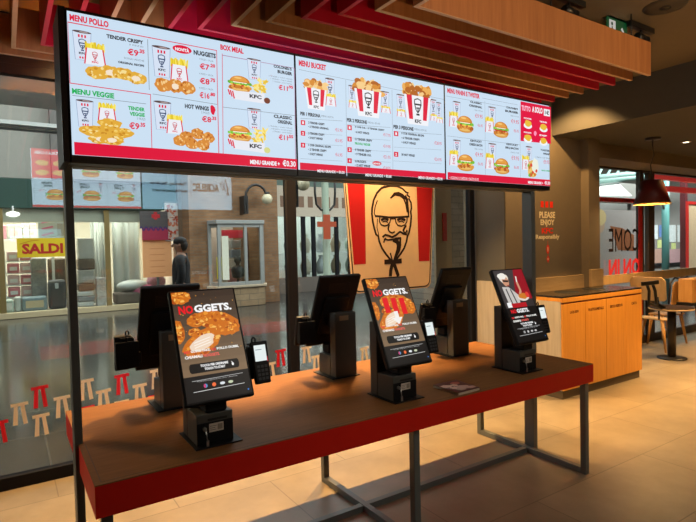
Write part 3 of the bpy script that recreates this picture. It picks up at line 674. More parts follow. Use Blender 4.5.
def make_kiosk(kind, x, y, rz, label, group):
    t = thing('order_kiosk', label, 'kiosk', (0, 0, 0), group)
    MB().box(-.1, -.123, 0, .1, .125, .006).build('base_plate', M_kblack, t, .002)
    c = MB().box(-.085, .05, .006, .07, .112, .403).build('column', M_kiosk, t, .003)
    MB().box(-.03, .112, .355, .035, .1128, .385).build('rating_label', mat('faded label', (.30, .22, .14), .6), c)
    b = MB().box(-.085, -.09, .006, .07, .046, .133).build('printer_box', M_kiosk, t, .003)
    MB().box(-.04, -.0912, .103, .045, -.0895, .113).build('receipt_slot', M_black, b)
    MB().box(-.085, -.0915, .008, .07, -.09, .098).build('door_panel', M_kblack, b, .002)
    s = Art(wallM((-.034, -.0917, .055), (1, 0, 0), (0, 0, 1)))
    s.rect(0, 0, .062, .036, rgb(205, 195, 180))
    for k, w in enumerate((.028, .022, .026)): s.rect(.004, .024-k*.008, .004+w, .026-k*.008, rgb(70, 70, 75))
    s.rect(.036, .006, .058, .03, rgb(150, 140, 125)); s.build('label_sticker', b)
    k = MB(); k.tube([(-.055, -.091, .075), (-.055, -.103, .075)], .008, n=14); k.box(-.058, -.118, .069, -.052, -.103, .081)
    k.tube([(-.055, -.116, .070), (-.052, -.116, .045), (-.049, -.116, .03)], .0025, n=6); k.box(-.054, -.118, .008, -.044, -.114, .032)
    k.build('lock_key', mat('nickel', (.55, .53, .5), .3, .8), b)
    MB().box(-.045, -.085, .133, .05, .0, .195).build('scanner_neck', M_kblack, t, .01)
    # monitor, leaning back
    p0 = Vector((.01-.149, -.128, .187)); up = Vector((0, .21, .455)).normalized()
    M = wallM(p0, (1, 0, 0), up); wn = M.col[2].to_3d()
    mo = MB(); mo.box(0, 0, -.030, .298, .501, 0, None, M); mo = mo.build('monitor', M_kblack, t, .008, 3)
    bk = MB(); bk.box(.06, .1, -.05, .24, .36, -.029, None, M); bk.build('rear_housing', M_kblack, mo, .006)
    kiosk_art(kind, mo, M @ Matrix.Translation((.010, .014, .0006)))
    v = MB()
    for q in range(9): v.box(.075, .385+q*.008, -.0312, .225, .388+q*.008, -.0298, None, M)
    v.build('vent_slots', M_black, mo)
    mt = MB(); mt.prism([(-.045, .055, .30), (-.045, .055, .395), (-.045, .02, .40), (-.045, -.035, .345), (-.045, -.045, .31)], (.1, 0, 0)); mt.build('monitor_mount', M_kblack, t, .004)
    # card terminal on a side bracket
    ar = MB(); ar.box(.15, .0, .24, .262, .025, .30); ar.box(.18, -.015, .225, .268, .018, .375); ar.build('terminal_bracket', M_kblack, t, .006)
    ck = MB(); ck.box(.165, .018, .225, .275, .04, .36); ck.cyl(.22, .03, .36, .383, .006, n=8); ck.box(.19, .026, .374, .25, .034, .381); ck.build('cradle', M_kblack, t, .005)
    q0 = Vector((.191, -.062, .212)); up2 = Vector((0, .055, .19)).normalized(); T = wallM(q0, (1, 0, 0), up2)
    te = MB(); te.prism([(.006, 0, -.03), (.078, 0, -.03), (.084, .19, -.03), (0, .19, -.03)], (0, 0, .03), None, T); te = te.build('card_terminal', M_kblack, t, .008, 3)
    e = Art(T @ Matrix.Translation((0, 0, .0006)), .9); e.rect(.014, .10, .07, .172, rgb(240, 250, 248)); e.rect(.02, .15, .05, .153, rgb(120, 140, 150)); e.rect(.071, .095, .075, .118, rgb(190, 30, 50)); e.build('terminal_screen', te)
    kb = MB()
    for r_ in range(4):
        for c_ in range(3): kb.box(.018+c_*.018, .016+r_*.018, 0, .031+c_*.018, .028+r_*.018, .0015, None, T)
    kb.build('keypad', mat('grey keys', (.03, .03, .035), .5), te)
    MB().tube([(.205, -.005, .375), (.203, 0, .405), (.211, 0, .413), (.219, 0, .405), (.217, -.005, .375)], .004, n=8).build('cable_loop', M_kblack, t)
    t.location = (x, y, TZ); t.rotation_euler[2] = rz; return t
GF, GB = 'self order kiosks facing the room', 'self order kiosks facing the window'
make_kiosk(0, .487, .218, 0, 'black order kiosk with bright nugget picture at left front of table', GF)
make_kiosk(1, 1.51, .218, 0, 'order kiosk whose picture has three red stripes and white arrow', GF)
make_kiosk(3, 2.505, .218, 0, 'order kiosk showing a person in sunglasses on red picture', GF)
make_kiosk(0, .485, .835, PI, 'order kiosk seen from behind, half hidden behind the bright nugget screen', GB)
make_kiosk(0, 1.515, .835, PI, 'order kiosk seen from behind, beside the window mullion', GB)
make_kiosk(0, 2.51, .835, PI, 'order kiosk seen from behind at the right end near painted brick', GB)

# booklet on the table
t = thing('booklet', 'dark red covered booklet lying at the table front edge', 'booklet', (1.88, .13, TZ))
c = [onz(433, 384.8, .765), onz(458.6, 393, .765), onz(479.5, 387.6, .765), onz(456, 379.6, .765)]
MB().prism([(p.x, p.y, TZ+.001) for p in c], (0, 0, .013)).build('pages', mat('paper edge', (.55, .45, .33), .7), t)
MB().prism([(p.x, p.y, TZ+.014) for p in c], (0, 0, .0015)).build('cover', mat('dark red cover', (.10, .012, .012), .35), t)
a = Art(Matrix.Translation((0, 0, TZ+.0157))); cc = sum(c, Vector())/4
def bl(u, v): p = c[0].lerp(c[3], u).lerp(c[1].lerp(c[2], u), v); return (p.x, p.y)
for (u, v, r_) in ((.2, .35, .03), (.3, .6, .022), (.6, .65, .034), (.7, .25, .026), (.4, .78, .026), (.8, .8, .024), (.5, .4, .018)): a.ell(*bl(u, v), r_*1.2, r_, random.choice([rgb(225, 190, 175), rgb(205, 120, 105), rgb(190, 160, 150)]), 14, .2)
a.build('cover_print', t)

# ------------------------------------------------------------------ waste station
BX0, BX1, BY0, BY1 = 4.29, 5.74, 1.12, 1.56
t = thing('waste_station', 'oak fronted waste station with four labelled doors and black top', 'waste bin', (5.0, 1.35, 0))
MB().box(BX0+.02, BY0+.02, 0, BX1-.02, BY1, .085).build('plinth', mat('brown plinth', (.085, .06, .035), .6), t, .003)
MB().box(BX0, BY0+.02, .085, BX1, BY1, .965).build('carcass', M_lw, t, .003)
ex = [BX0] + [at(x, 320, BY0).x for x in (585.5, 606.5, 626)] + [BX1]
names = ['LIQUIDI', 'PLASTICA/METALLI', 'SECCO RESIDUO', 'CARTA']
px = [(566.8, 314.2, 572.4, 318.4), (580, 310.6, 593.2, 316), (597, 306.2, 607.6, 310.8), (614.4, 303.4, 618.8, 307)]
for k in range(4):
    d = MB().box(ex[k]+.002, BY0, .088, ex[k+1]-.002, BY0+.02, .94).build('door', M_ow, t, .002)
    a = Art(MY(BY0-.0006)); q0 = at(px[k][0], (px[k][1]+px[k][3])/2, BY0); q1 = at(px[k][2], (px[k][1]+px[k][3])/2, BY0)
    xc = (ex[k]+ex[k+1])/2; hw = (.07, .135, .12, .055)[k]
    a.text(names[k], xc-hw, .838, xc+hw, .868, rgb(70, 25, 10)); a.build('door_lettering', d)
MB().box(BX0+.004, BY0+.008, .94, BX1-.004, BY0+.02, .958).build('finger_groove', mat('dark red groove', (.12, .015, .008), .5), t)
f = MB(); f.box(BX0, BY0, .958, BX1, BY0+.022, 1.0); f.box(BX0, BY0+.022, .965, BX0+.02, BY1, 1.0); f.box(BX1-.02, BY0+.022, .965, BX1, BY1, 1.0); f.build('top_frame', M_ow, t, .002)
MB().box(BX0+.0, BY0+.003, 1.0, BX1, BY1, 1.018).build('black_top', mat('black laminate', (.02, .016, .013), .25), t, .002)
for x in (4.72, 5.22):
    MB().lathe([(0, .001), (.10, .001), (.115, .006), (.125, .0)], (x, 1.37, 1.018)).build('waste_opening', mat('opening rim', (.004, .004, .004), .6), t)

# ------------------------------------------------------------------ lettering on the brown wall
a = Art(MY(1.6985)); Y_ = 1.70
def R2(x0, y0, x1, y1):
    p, q = at(x0, (y0+y1)/2, Y_), at(x1, (y0+y1)/2, Y_); u, v = at((x0+x1)/2, y1, Y_), at((x0+x1)/2, y0, Y_)
    return p.x, u.z, q.x, v.z
CR = (.95, .84, .58); RW = (.95, .035, .015)
for k in range(3): a.rect(*R2(540.6+k*4.6, 201.2+.2*k, 543.6+k*4.6, 207.4+.2*k), RW)
a.text('PLEASE', *R2(539.2, 211.6, 555, 218.2), CR); a.text('ENJOY', *R2(540.4, 219.4, 554.4, 226.8), CR)
a.text('KFC', *R2(541.6, 227.8, 553, 233.6), RW); a.text('Responsibly', *R2(535.6, 234.4, 559.4, 240.2), CR, True)
x0, z0, x1, z1 = R2(546.6, 240.8, 549, 262.5); xm = (x0+x1)/2
a.stroke([(xm, z1), (xm, z0)], .006, RW)
a.ell(*[(lambda r: ((r[0]+r[2])/2, (r[1]+r[3])/2))(R2(545, 245.6, 550.5, 253))][0], .028, .05, RW, 16); a.ell(*[(lambda r: ((r[0]+r[2])/2, (r[1]+r[3])/2))(R2(545, 246.6, 550.5, 252))][0], .008, .03, CR, 10)
c = R2(545.4, 256, 550.4, 262); cx, cz = (c[0]+c[2])/2, (c[1]+c[3])/2
a.poly([(cx-.03, cz), (cx, cz-.045), (cx+.03, cz), (cx, cz+.045)], RW); a.ell(cx, cz, .01, .014, CR, 8)
tag(a.build('wall_lettering'), 'cream and red please enjoy responsibly lettering on brown wall', 'lettering')

# ------------------------------------------------------------------ big bucket shaped emblem on the glass
EY = 2.1185
t = thing('emblem_panel', 'large bucket shaped panel with bearded man emblem and red stripes on glass', 'sign', (2.98, EY, 1.1))
def E(zx, zy): p = at(330+zx/4.347, 170+zy/4.347, EY); return (p.x, p.z)
bl_, br_ = E(98, 500), E(436, 510); tl, tr = E(58, 0), E(452, 0)
tl = (tl[0]-.02, 2.42); tr = (tr[0]+.015, 2.42)
def rounded(bl_, br_, r_):
    pts = [tl, tr]
    for k in range(7):
        an = -k*PI/12; pts.append((br_[0]-r_+r_*math.cos(an), br_[1]+r_+r_*math.sin(an)))
    for k in range(7):
        an = -PI/2-k*PI/12; pts.append((bl_[0]+r_+r_*math.cos(an), bl_[1]+r_+r_*math.sin(an)))
    return pts
zb = min(bl_[1], br_[1]); bl_ = (bl_[0], zb); br_ = (br_[0]+.01, zb)
pts = rounded(bl_, br_, .07)
CRM = (.66, .50, .32)
MB().prism([(x, EY, z) for x, z in pts], (0, .012, 0)).build('panel', mat('cream panel', CRM, .5), t)
a = Art(MY(EY-.0005), 0, 2e-5); INK = (.018, .01, .009); REDP = (.40, .010, .016)
def inset(d): return [(x+(d if x < 2.98 else -d), z+(d if z < 1.5 else -d)) for x, z in pts]
a.stroke(inset(.016), .012, INK, True)
a.poly([E(104, 412), E(156, 408), E(150, 0), E(70, 0)], REDP); a.poly([E(386, 397), E(432, 395), E(448, 0), E(374, 0)], REDP)
K = .0
S = lambda p, w: a.stroke([E(*q) for q in p], w if not isinstance(w, list) else w, INK)
S([(240, 72), (222, 80), (204, 100), (190, 130), (183, 165), (182, 190), (186, 225), (193, 255), (200, 280), (210, 288), (214, 310), (226, 340), (243, 366), (258, 384), (272, 402)], .022)
S([(232, 76), (262, 68), (292, 70), (316, 82), (332, 98), (340, 98), (334, 108), (346, 118), (342, 124), (352, 142), (354, 165), (350, 182)], .02)
S([(266, 118), (280, 104), (298, 102), (316, 110), (328, 124), (326, 112), (334, 128), (336, 150), (340, 180), (342, 205)], [.012, .03, .034, .03, .03, .03, .034, .03, .024, .014])
S([(262, 122), (282, 108), (304, 112), (320, 124), (330, 150), (336, 184)], .018)
S([(350, 180), (353, 200), (350, 240), (344, 270), (336, 290), (332, 312), (322, 340), (308, 362), (292, 384), (276, 402)], .022)
S([(206, 132), (196, 160), (192, 188), (200, 205)], .012)
S([(196, 200), (222, 202), (256, 206), (300, 205), (345, 202)], .02)
S([(216, 206), (215, 224), (222, 238), (236, 243), (250, 240), (260, 228), (264, 208)], .014)
S([(284, 208), (286, 226), (294, 240), (310, 244), (326, 238), (334, 224), (335, 206)], .014)
S([(222, 218), (238, 210), (254, 218)], .026); S([(292, 218), (308, 211), (328, 218)], .026); S([(228, 226), (240, 222), (252, 228)], .012); S([(298, 226), (310, 222), (322, 228)], .012)
S([(262, 212), (284, 212)], .014); S([(330, 240), (318, 262), (326, 276), (336, 262)], .024); S([(206, 212), (204, 250), (212, 284)], .01)
S([(258, 236), (252, 256), (258, 268), (270, 274), (282, 268)], .016)
S([(228, 292), (240, 282), (256, 286), (270, 292), (288, 282), (304, 268), (318, 276), (334, 280)], .022)
S([(234, 300), (252, 304), (272, 302), (296, 296), (310, 300)], .016); S([(244, 296), (236, 304), (234, 316)], .016)
S([(272, 308), (290, 310), (300, 326), (296, 350), (286, 374), (276, 398)], [.02, .045, .06, .05, .035, .02])
S([(284, 300), (306, 296), (304, 320)], .03); S([(262, 360), (268, 384), (274, 402)], .016)
a.poly([E(236, 410), E(312, 406), E(311, 384), E(290, 388), E(274, 396), E(258, 388), E(236, 390)], INK)
a.poly([E(262, 404), E(286, 404), E(284, 416), E(266, 416)], INK)
S([(270, 412), (264, 436), (262, 462)], .04); S([(280, 412), (288, 436), (297, 462)], .04)
a.build('emblem_print', t)

# ------------------------------------------------------------------ bow tie stickers on the glass
def sticker(x, z, red, row, where):
    a = Art(wallM((x, 2.128, z), (1, 0, 0), (0, 0, 1)), 0); c = (.80, .012, .03) if red else (.90, .80, .60)
    b = MB(); m_ = paint(c)
    for p in ([(-.052, 0), (.050, .006), (.052, -.016), (-.050, -.022)], [(-.033, -.022), (-.010, -.02), (-.014, -.146), (-.042, -.146)], [(.004, -.018), (.028, -.017), (.044, -.143), (.018, -.146)]):
        b.prism([(x+u, 2.130, z+v) for u, v in p], (0, -.0008, 0), m_)
    o = b.build('bow_tie_sticker')
    tag(o, ('red' if red else 'cream')+' bow tie sticker, '+where, 'sticker', 'bow tie stickers on the glass')
A_ = [(-.065, 1), (.219, 0), (.457, 1), (.706, 0)]
B_ = [(-.186, 0), (.065, 0), (.33, 0), (.58, 0)]
C_ = [(-.304, 1), (-.065, 0), (.218, 1), (.451, 0), (.69, 1)]
for row, zz, lst in (('top', .653, A_), ('middle', .56, B_), ('bottom', .46, C_)):
    for k, (x, r_) in enumerate(lst): sticker(x, zz, r_, row, ordinal(k)+' from the left in the '+row+' row by the left post')
for x, z, r_, w in ((1.748, .67, 1, 'just left of the second window mullion'), (1.65, .57, 0, 'low beside the card reader of the nugget kiosk'), (2.004, .664, 0, 'upper one just right of the second window mullion'), (2.105, .57, 0, 'lower one just right of the second window mullion'), (2.636, .578, 0, 'between the two middle kiosks')):
    sticker(x, z, r_, '', w)

# ------------------------------------------------------------------ lettering and picture on the right window
WY = 2.15
a = Art(MY(2.118), 0, 2e-5); r = lambda x0, y0, x1, y1: (at(x0, (y0+y1)/2, WY).x, at((x0+x1)/2, y1, WY).z, at(x1, (y0+y1)/2, WY).x, at((x0+x1)/2, y0, WY).z)
a.text('COME', *r(606.5, 228.5, 637, 251.5), INK, False, True)
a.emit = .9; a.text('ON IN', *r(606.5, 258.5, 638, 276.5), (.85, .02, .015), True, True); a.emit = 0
ws = thing('window_sign', 'mirrored come on in lettering with red strip border on right window', 'lettering', (at(622, 240, WY).x, 2.118, 0)); lt = a; lt.mb.build('lettering', None, ws, recalc=False)
PYY = 4.0; p, q = at(588, 245, PYY), at(640, 245, PYY); x0, x1, z0, z1 = p.x, q.x, at(615, 292, PYY).z, at(615, 210, PYY).z
t = thing('window_poster', 'pale poster of a blond figure behind the mirrored window lettering', 'poster', ((x0+x1)/2, PYY, 0))
MB().box(x0, PYY, max(0, z0), x1, PYY+.02, z1).build('sheet', mat('greyish sheet', (.42, .41, .40), .6), t)
a = Art(MY(PYY-.0015), 0, 2e-5)
def W2(x, y): p = at(x, y, PYY-.0015); return (p.x, p.z)
a.poly([W2(596, 279), W2(596, 232), W2(603, 226), W2(610, 230), W2(614, 246), W2(622, 256), W2(620, 279)], (.42, .40, .37)); a.poly([W2(610, 226), W2(622, 228), W2(634, 235), W2(634, 251), W2(618, 250)], (.33, .12, .05))
c = W2(601, 222); a.ell(*c, 0.139, 0.217, (.55, .40, .28), 18); c = W2(601, 217.5); a.ell(*c, 0.186, 0.155, (.72, .60, .30), 18, .1); c = W2(598, 221); a.ell(*c, 0.046, 0.186, (.72, .60, .30), 12, .1)
a.build('print', t)
b = MB(); p = at(641.2, 230, 2.1); b.box(p.x-.045, 2.105, .13, p.x+.045, 2.119, 2.12); q = at(596, 205.5, 2.1); b.box(q.x-.2, 2.105, 2.08, p.x+.045, 2.119, 2.14)
b.build('border_strip', mat('red frame', (.45, .02, .02), .4), ws)

# ------------------------------------------------------------------ seating by the right window
M_ch = wood('beech ply', (.52, .34, .16), (.62, .43, .22), .45, (10, 10, 1), 3)
M_ol = wood('orange oak', (.50, .25, .07), (.60, .33, .11), .45, (10, 10, 1), 3)
M_bm = mat('black metal', (.012, .010, .009), .45, .3)
cx, cy = 6.90, 1.36
t = thing('pedestal_stool', 'round seated stool on floor pedestal with black bar backrest by waste station', 'stool', (6.98, 1.39, 0))
MB().lathe([(0, 0), (.17, 0), (.17, .012), (.12, .02), (.05, .026), (.05, .026)], (6.98, 1.39, 0)).build('base', M_bm, t)
MB().cyl(6.98, 1.39, .02, .645, .05).build('column', mat('brown column', (.05, .035, .022), .4, .3), t)
MB().lathe([(0, 0), (.24, 0), (.255, .008), (.255, .03), (.24, .036), (0, .036)], (cx, cy, .645), n=40).build('seat', mat('dark seat pad', (.022, .012, .008), .7, spec=.15), t)
MB().lathe([(.256, .0), (.259, .004), (.259, .014), (.256, .018)], (cx, cy, .65), n=40).build('seat_rim', mat('pale edge', (.45, .33, .2), .5), t)
p0 = at(642, 284, 1.36); p1 = at(658, 284, 1.36)
MB().box(p0.x, 1.345, p0.z-.024, p1.x, 1.375, p0.z+.024).build('back_bar', M_bm, t, .006)
for xx, x2, ox in ((647, 648, -.2), (653, 655.5, -.12)):
    u = at(xx, 285, 1.36); v = at(x2, 303, 1.36)
    MB().tube([(u.x, 1.36, u.z), (u.x+.05, 1.36, (u.z*2+v.z)/3), (v.x+.02, 1.36, v.z), (cx+ox, 1.36, .665)], .018, n=10).build('back_strut', M_bm, t)
def shell_chair(cx, cy, rz, label, mback, loop=False, w=.46, zb=.50, zt=.86, sd=.2):
    t = thing('shell_chair', label, 'chair', (cx, cy, 0), 'wooden chairs by the window')
    M = Matrix.Translation((cx, cy, 0)) @ Matrix.Rotation(rz, 4, 'Z')
    MB().box(-.21, .2-2*sd, .43, .21, .2, .455, None, M).build('seat', mback, t, .012, 3)
    b = MB(); pts = [(-w/2+.03, .21, zb), (w/2-.03, .21, zb), (w/2, .215, zb+.03), (w/2+.01, .25, zt-.05), (w/2-.04, .26, zt), (-w/2+.04, .26, zt), (-w/2-.01, .25, zt-.05), (-w/2, .215, zb+.03)]
    b.prism(pts, (0, .018, 0), None, M); b.build('backrest', mback, t, .006)
    for u in (-1, 1):
        MB().tube([(u*.12, .19, .44), (u*.13, .232, zb+.06)], .012, n=8, M=M).build('back_support', M_bm, t)
        for y in (.17, .23-2*sd): MB().tube([(u*.15, y, .43), (u*.22, y+(.05 if y > 0 else -.03), 0)], [.026, .014], n=12, M=M).build('leg', M_ol, t)
    if loop:
        MB().tube([(-w/2-.05, .22, .62), (-w/2-.04, .235, zt-.02), (-w/2+.06, .245, zt+.05), (0, .25, zt+.025), (w/2-.06, .245, zt+.05), (w/2+.04, .235, zt-.02), (w/2+.05, .22, .62)], .014, n=10, M=M).build('metal_loop', M_bm, t)
    return t
shell_chair(7.46, 1.81, PI/2, 'pale plywood backed chair behind the black bar backrest', M_ch, False, .47, .70, 1.03, .1)
shell_chair(7.93, 1.955, PI, 'orange wooden chair with black metal loop along its back', M_ol, True, .50, .55, .94, .16)
t = thing('wooden_booth', 'orange oak booth end panel at the right edge by the window', 'booth', (8.1, 1.5, 0))
b0 = at(678, 290, 1.64); z0, z1 = at(685, 304.5, 1.45).z, at(685, 280, 1.45).z
MB().box(b0.x, 1.45, z0, b0.x+1.3, 1.64, z1).build('end_panel', M_ol, t, .01)
MB().box(b0.x-.02, 1.43, z0-.04, b0.x+1.4, 1.655, z0).build('seat_rail', M_bm, t, .004)
for x in (b0.x+.35, b0.x+1.2): MB().tube([(x, 1.55, z0-.04), (x+.06, 1.55, 0)], [.028, .016], n=12).build('leg', M_ol, t)
t = thing('window_rail', 'long pale wood rail running below the right window', 'rail', (7.4, 2.09, 0))
z1 = at(650, 271.5, 2.08).z
MB().box(5.9, 2.078, z1-.13, 9.6, 2.10, z1).build('board', M_ch, t, .006)
for x in (5.95, 7.75, 9.5): MB().box(x, 2.10, 0, x+.05, 2.115, z1-.02).build('support', M_bm, t)

# ================================================================== the arcade beyond the glass
def rp(x0, y0, x1, y1, Y):
    xm, ym = (x0+x1)/2, (y0+y1)/2
    return at(x0, ym, Y).x, at(xm, y1, Y).z, at(x1, ym, Y).x, at(xm, y0, Y).z
SYF = 12.6
struct('wall_arcade_rear', MB().box(-9, 21.9, 0, 26, 22, 8), mat('arcade wall', (.33, .30, .26), .8))
struct('wall_arcade_left', MB().box(-9.1, 2.3, 0, -9, 22, 8), M_cream)
struct('wall_arcade_right', MB().box(26, 2.3, 0, 26.1, 22, 8), M_cream)
struct('ceiling', MB().box(-9, 2.3, 7, 26, 22, 7.1), mat('arcade ceiling', (.22, .23, .23), .8))
# bedding shop
zf0, zf1 = 2.59, 3.28
t = thing('bedding_shop_front', 'bedding shop front with green fascia and gold posts beyond the left pane', 'shop', (0, SYF, 0))
MB().box(-6, SYF-.05, 0, 3.72, SYF+.12, .14).build('sill', mat('cream sill', (.62, .50, .30), .5), t, .01)
MB().box(-6, SYF-.1, zf0, 3.72, SYF+.1, zf1).build('fascia', M_green, t, .01)
struct('wall_shop_front', MB().box(-6, SYF, zf1+.02, 3.72, SYF+.2, 6.9), M_cream)
swm = mat('shop wall', (.66, .60, .50), .7)
struct('wall_shop_rear', MB().box(-6, SYF+4.2, 0, 3.72, SYF+4.3, 3.3), swm); struct('wall_shop_side', MB().box(3.66, SYF+.125, 0, 3.72, SYF+4.2, 3.2), swm); struct('ceiling', MB().box(-6, SYF+.205, 3.2, 3.66, SYF+4.2, 3.3), swm)
struct('floor', MB().box(-6, SYF+.125, 0, 3.66, SYF+4.2, .12), mat('display floor', (.42, .38, .32), .6))
for x in (-.35, .93, 1.92+.05):
    pass
for pxx in (1.5, 68, 108):
    x = at(pxx, 260, SYF).x; MB().box(x-.06, SYF-.03, .14, x+.06, SYF+.05, zf0).build('post', M_gold, t, .008)
x = at(176, 260, SYF).x; MB().box(x+.25, SYF-.03, .14, x+.37, SYF+.05, zf0).build('post', M_gold, t, .008)
MB().box(-6, SYF-.0, .14, 3.4, SYF+.01, zf0).build('pane', M_glass, t)
MB().box(-6, SYF+.05, zf0-.32, 3.35, SYF+.12, zf0).build('lintel', mat('cream lintel', (.66, .58, .46), .6), t)
p = at(13, 214, SYF-.3)
t = thing('shop_ceiling_lamp', 'round white lamp under the green fascia at far left', 'lamp', (p.x, p.y, p.z))
MB().blob((p.x, p.y, p.z), (.14, .14, .06)).build('diffuser', light_mat((1, .95, .85), 2.5), t); MB().cyl(p.x, p.y, p.z+.04, 2.62, .02).build('stem', M_white, t)
# SALDI sign
x0, z0, x1, z1 = rp(17, 238, 68, 257, SYF-.08)
t = thing('sale_sign', 'yellow sale sign with red letters behind the left post', 'sign', ((x0+x1)/2, SYF-.08, z0))
MB().box(x0, SYF-.06, z0, x1, SYF-.035, z1).build('board', mat('yellow board', rgb(235, 200, 30), .5, var=.02), t)
a = Art(MY(SYF-.0615), 0, 1e-4); a.text('SALDI', x0+.09*(x1-x0), z0+.17*(z1-z0), x0+.90*(x1-x0), z0+.72*(z1-z0), rgb(190, 45, 40)); a.stroke([(x0+.05, z1-.14), (x0+.3, z1-.06), (x0+.45, z1-.05)], .012, rgb(190, 90, 30)); a.build('lettering', t)
# goods in the window
def goods(name, label, cat, x0, y0, x1, y1, Y, d, m_, group=None, bev=.03, floor=False, band=None):
    a, b, c, e = rp(x0, y0, x1, y1, Y)
    if floor: b = .12
    t = thing(name, label, cat, ((a+c)/2, Y+d/2, b), group)
    MB().box(a, Y, b, c, Y+d, e).build('wrapping', m_, t, bev, 3)
    if band: MB().box(a+.15*(c-a), Y-.004, b+.25*(e-b), c-.15*(c-a), Y+.004, e-.25*(e-b)).build('paper_label', band, t)
    return t
pink = mat('pink wrap', (.66, .22, .26), .45); rose = mat('rose wrap', (.70, .45, .45), .45); lbl = mat('white label', (.75, .74, .72), .5); blu = mat('pale blue wrap', (.42, .52, .62), .4); gry = mat('grey fleece', (.30, .31, .33), .8); dgy = mat('dark grey fabric', (.085, .082, .08), .7); brn = mat('brown throw', (.17, .12, .09), .85)
x0, z0, x1, z1 = rp(7, 250, 33, 302, 13.5)
t = thing('display_shelf', 'open shelf of pink bedding packs under the yellow sign', 'shelf', ((x0+x1)/2, 13.5, .12))
f = MB(); f.box(x0-.06, 13.45, .12, x0-.02, 13.95, z1); f.box(x1+.02, 13.45, .12, x1+.06, 13.95, z1); f.build('sides', M_white, t)
rows = 5; hz = (z1-.12)/rows
for r_ in range(rows): MB().box(x0-.02, 13.45, .12+r_*hz, x1+.02, 13.95, .15+r_*hz).build('shelf_board', M_white, t)
for r_ in range(rows):
    for c_ in range(2):
        xx = x0+c_*(x1-x0)/2; z_ = .152+r_*hz
        q = thing('bedding_pack', ('pink' if (r_+c_) % 2 else 'pale rose')+' bedding pack, '+('left' if c_ == 0 else 'right')+' one on the '+['bottom', 'second', 'middle', 'fourth', 'top'][r_]+' shelf under the sale sign', 'bedding pack', (xx, 13.5, z_), 'bedding packs on the shelf')
        MB().box(xx+.01, 13.44, z_, xx+(x1-x0)/2-.01, 13.9, z_+hz*.78).build('wrapping', pink if (r_+c_) % 2 else rose, q, .02)
        MB().box(xx+.06, 13.434, z_+hz*.2, xx+(x1-x0)/2-.06, 13.442, z_+hz*.5).build('paper_label', lbl, q)
for k, (a0, a1, c_, n_) in enumerate(((-1, 6.5, (.66, .30, .36), 'pink'), (7, 14, (.62, .66, .58), 'pale green'), (14.5, 22, (.70, .68, .64), 'white'), (22.5, 29, (.56, .62, .56), 'grey green'), (29.5, 36.5, (.66, .56, .54), 'blush'))):
    g_ = goods('linen_pack', n_+' linen pack, '+ordinal(k)+' from the left on the upper shelf above the sale sign', 'linen pack', a0, 225-k*.4, a1, 239-k*.4, 14.1, .3, mat('linen '+n_, c_, .5, var=.35, scale=16), 'linen packs above the sale sign', .03, False, lbl if k % 2 else None)
x0, z0, x1, z1 = rp(-2, 238, 37, 240, 14.05); tq = thing('upper_shelf', 'white shelf carrying linen packs above the sale sign', 'shelf', ((x0+x1)/2, 14.05, .12))
z1 = min(o.location.z for o in bpy.data.objects if o.name.startswith('linen_pack')); MB().box(x0, 14.05, z1-.04, x1, 14.48, z1-.002).build('board', M_white, tq)
for x_ in (x0, x1-.04): MB().box(x_, 14.44, .12, x_+.04, 14.48, z1-.04).build('upright', M_white, tq)
sb = goods('suitcase_bag', 'tall dark grey wrapped bag with white tag beside the left post', 'bag', 48.5, 280, 67, 310, 12.85, .35, dgy, None, .09, True); x0, z0, x1, z1 = rp(55, 283, 58.5, 288.5, 12.84); MB().box(x0, 12.835, z0, x1, 12.855, z1).build('price_tag', lbl, sb)

goods('cushion_pack', 'quilted grey blue pack on the sill below the pink packs', 'bedding pack', 22, 297, 47.5, 312, 12.8, .4, mat('quilted blue grey', (.22, .28, .30), .5, var=.5, scale=25), None, .05, True, mat('tan label', (.6, .48, .3), .6))
goods('pillow_pack', 'pale green pillow pack standing at the sill far left', 'bedding pack', 3, 300, 14, 314, 12.8, .35, mat('pale green', (.48, .55, .47), .5), None, .05, True, lbl)
goods('pillow_pack', 'white pillow pack standing beside the quilted pack', 'bedding pack', 14.5, 297, 22, 313, 12.85, .35, mat('off white', (.55, .55, .50), .5), None, .05, True)
goods('gold_box', 'yellow wrapped box at the far left edge of the display', 'box', -6, 300, 3, 316, 12.8, .4, mat('mustard', (.42, .30, .05), .5), None, .02, True)
goods('folded_duvet', 'pale blue folded duvet left of the pink packs', 'duvet', -9, 280, 3.5, 300, 13.25, .4, blu, None, .09, True)
goods('white_pillow', 'white pillow leaning above the blue duvet at far left', 'pillow', -8, 255, 3, 279.6, 13.3, .25, M_white, None, .1)
goods('throw', 'grey hanging throw on a rail below the sale sign', 'throw', 31, 258, 47, 298, 13.25, .12, mat('striped throw', (.28, .27, .26), .8, var=.5, scale=22), None, .04, True)
goods('throw', 'brown hanging throw behind the tall dark bag', 'throw', 48, 258, 66, 284, 13.5, .2, brn, None, .06, True)
for k, (y0, y1, m_) in enumerate(((302, 308.5, lbl), (296.5, 302, gry), (291.5, 296.5, lbl), (284, 291, brn), (270, 284, mat('linen', (.40, .37, .33), .8)), (259, 270, brn), (238, 259.4, mat('pale linen', (.48, .46, .43), .8)))):
    goods('folded_blanket', ['white', 'grey', 'cream white', 'brown', 'linen coloured', 'dark brown', 'pale linen'][k]+' folded blanket, '+['lowest', 'second lowest', 'third up', 'fourth up', 'fifth up', 'sixth up', 'topmost'][k]+' in the pile right of the left post', 'blanket', 78, y0, 94+(k % 2), y1-.4, 13.0, .45, m_, 'blankets piled behind the left post', .03, k == 0)
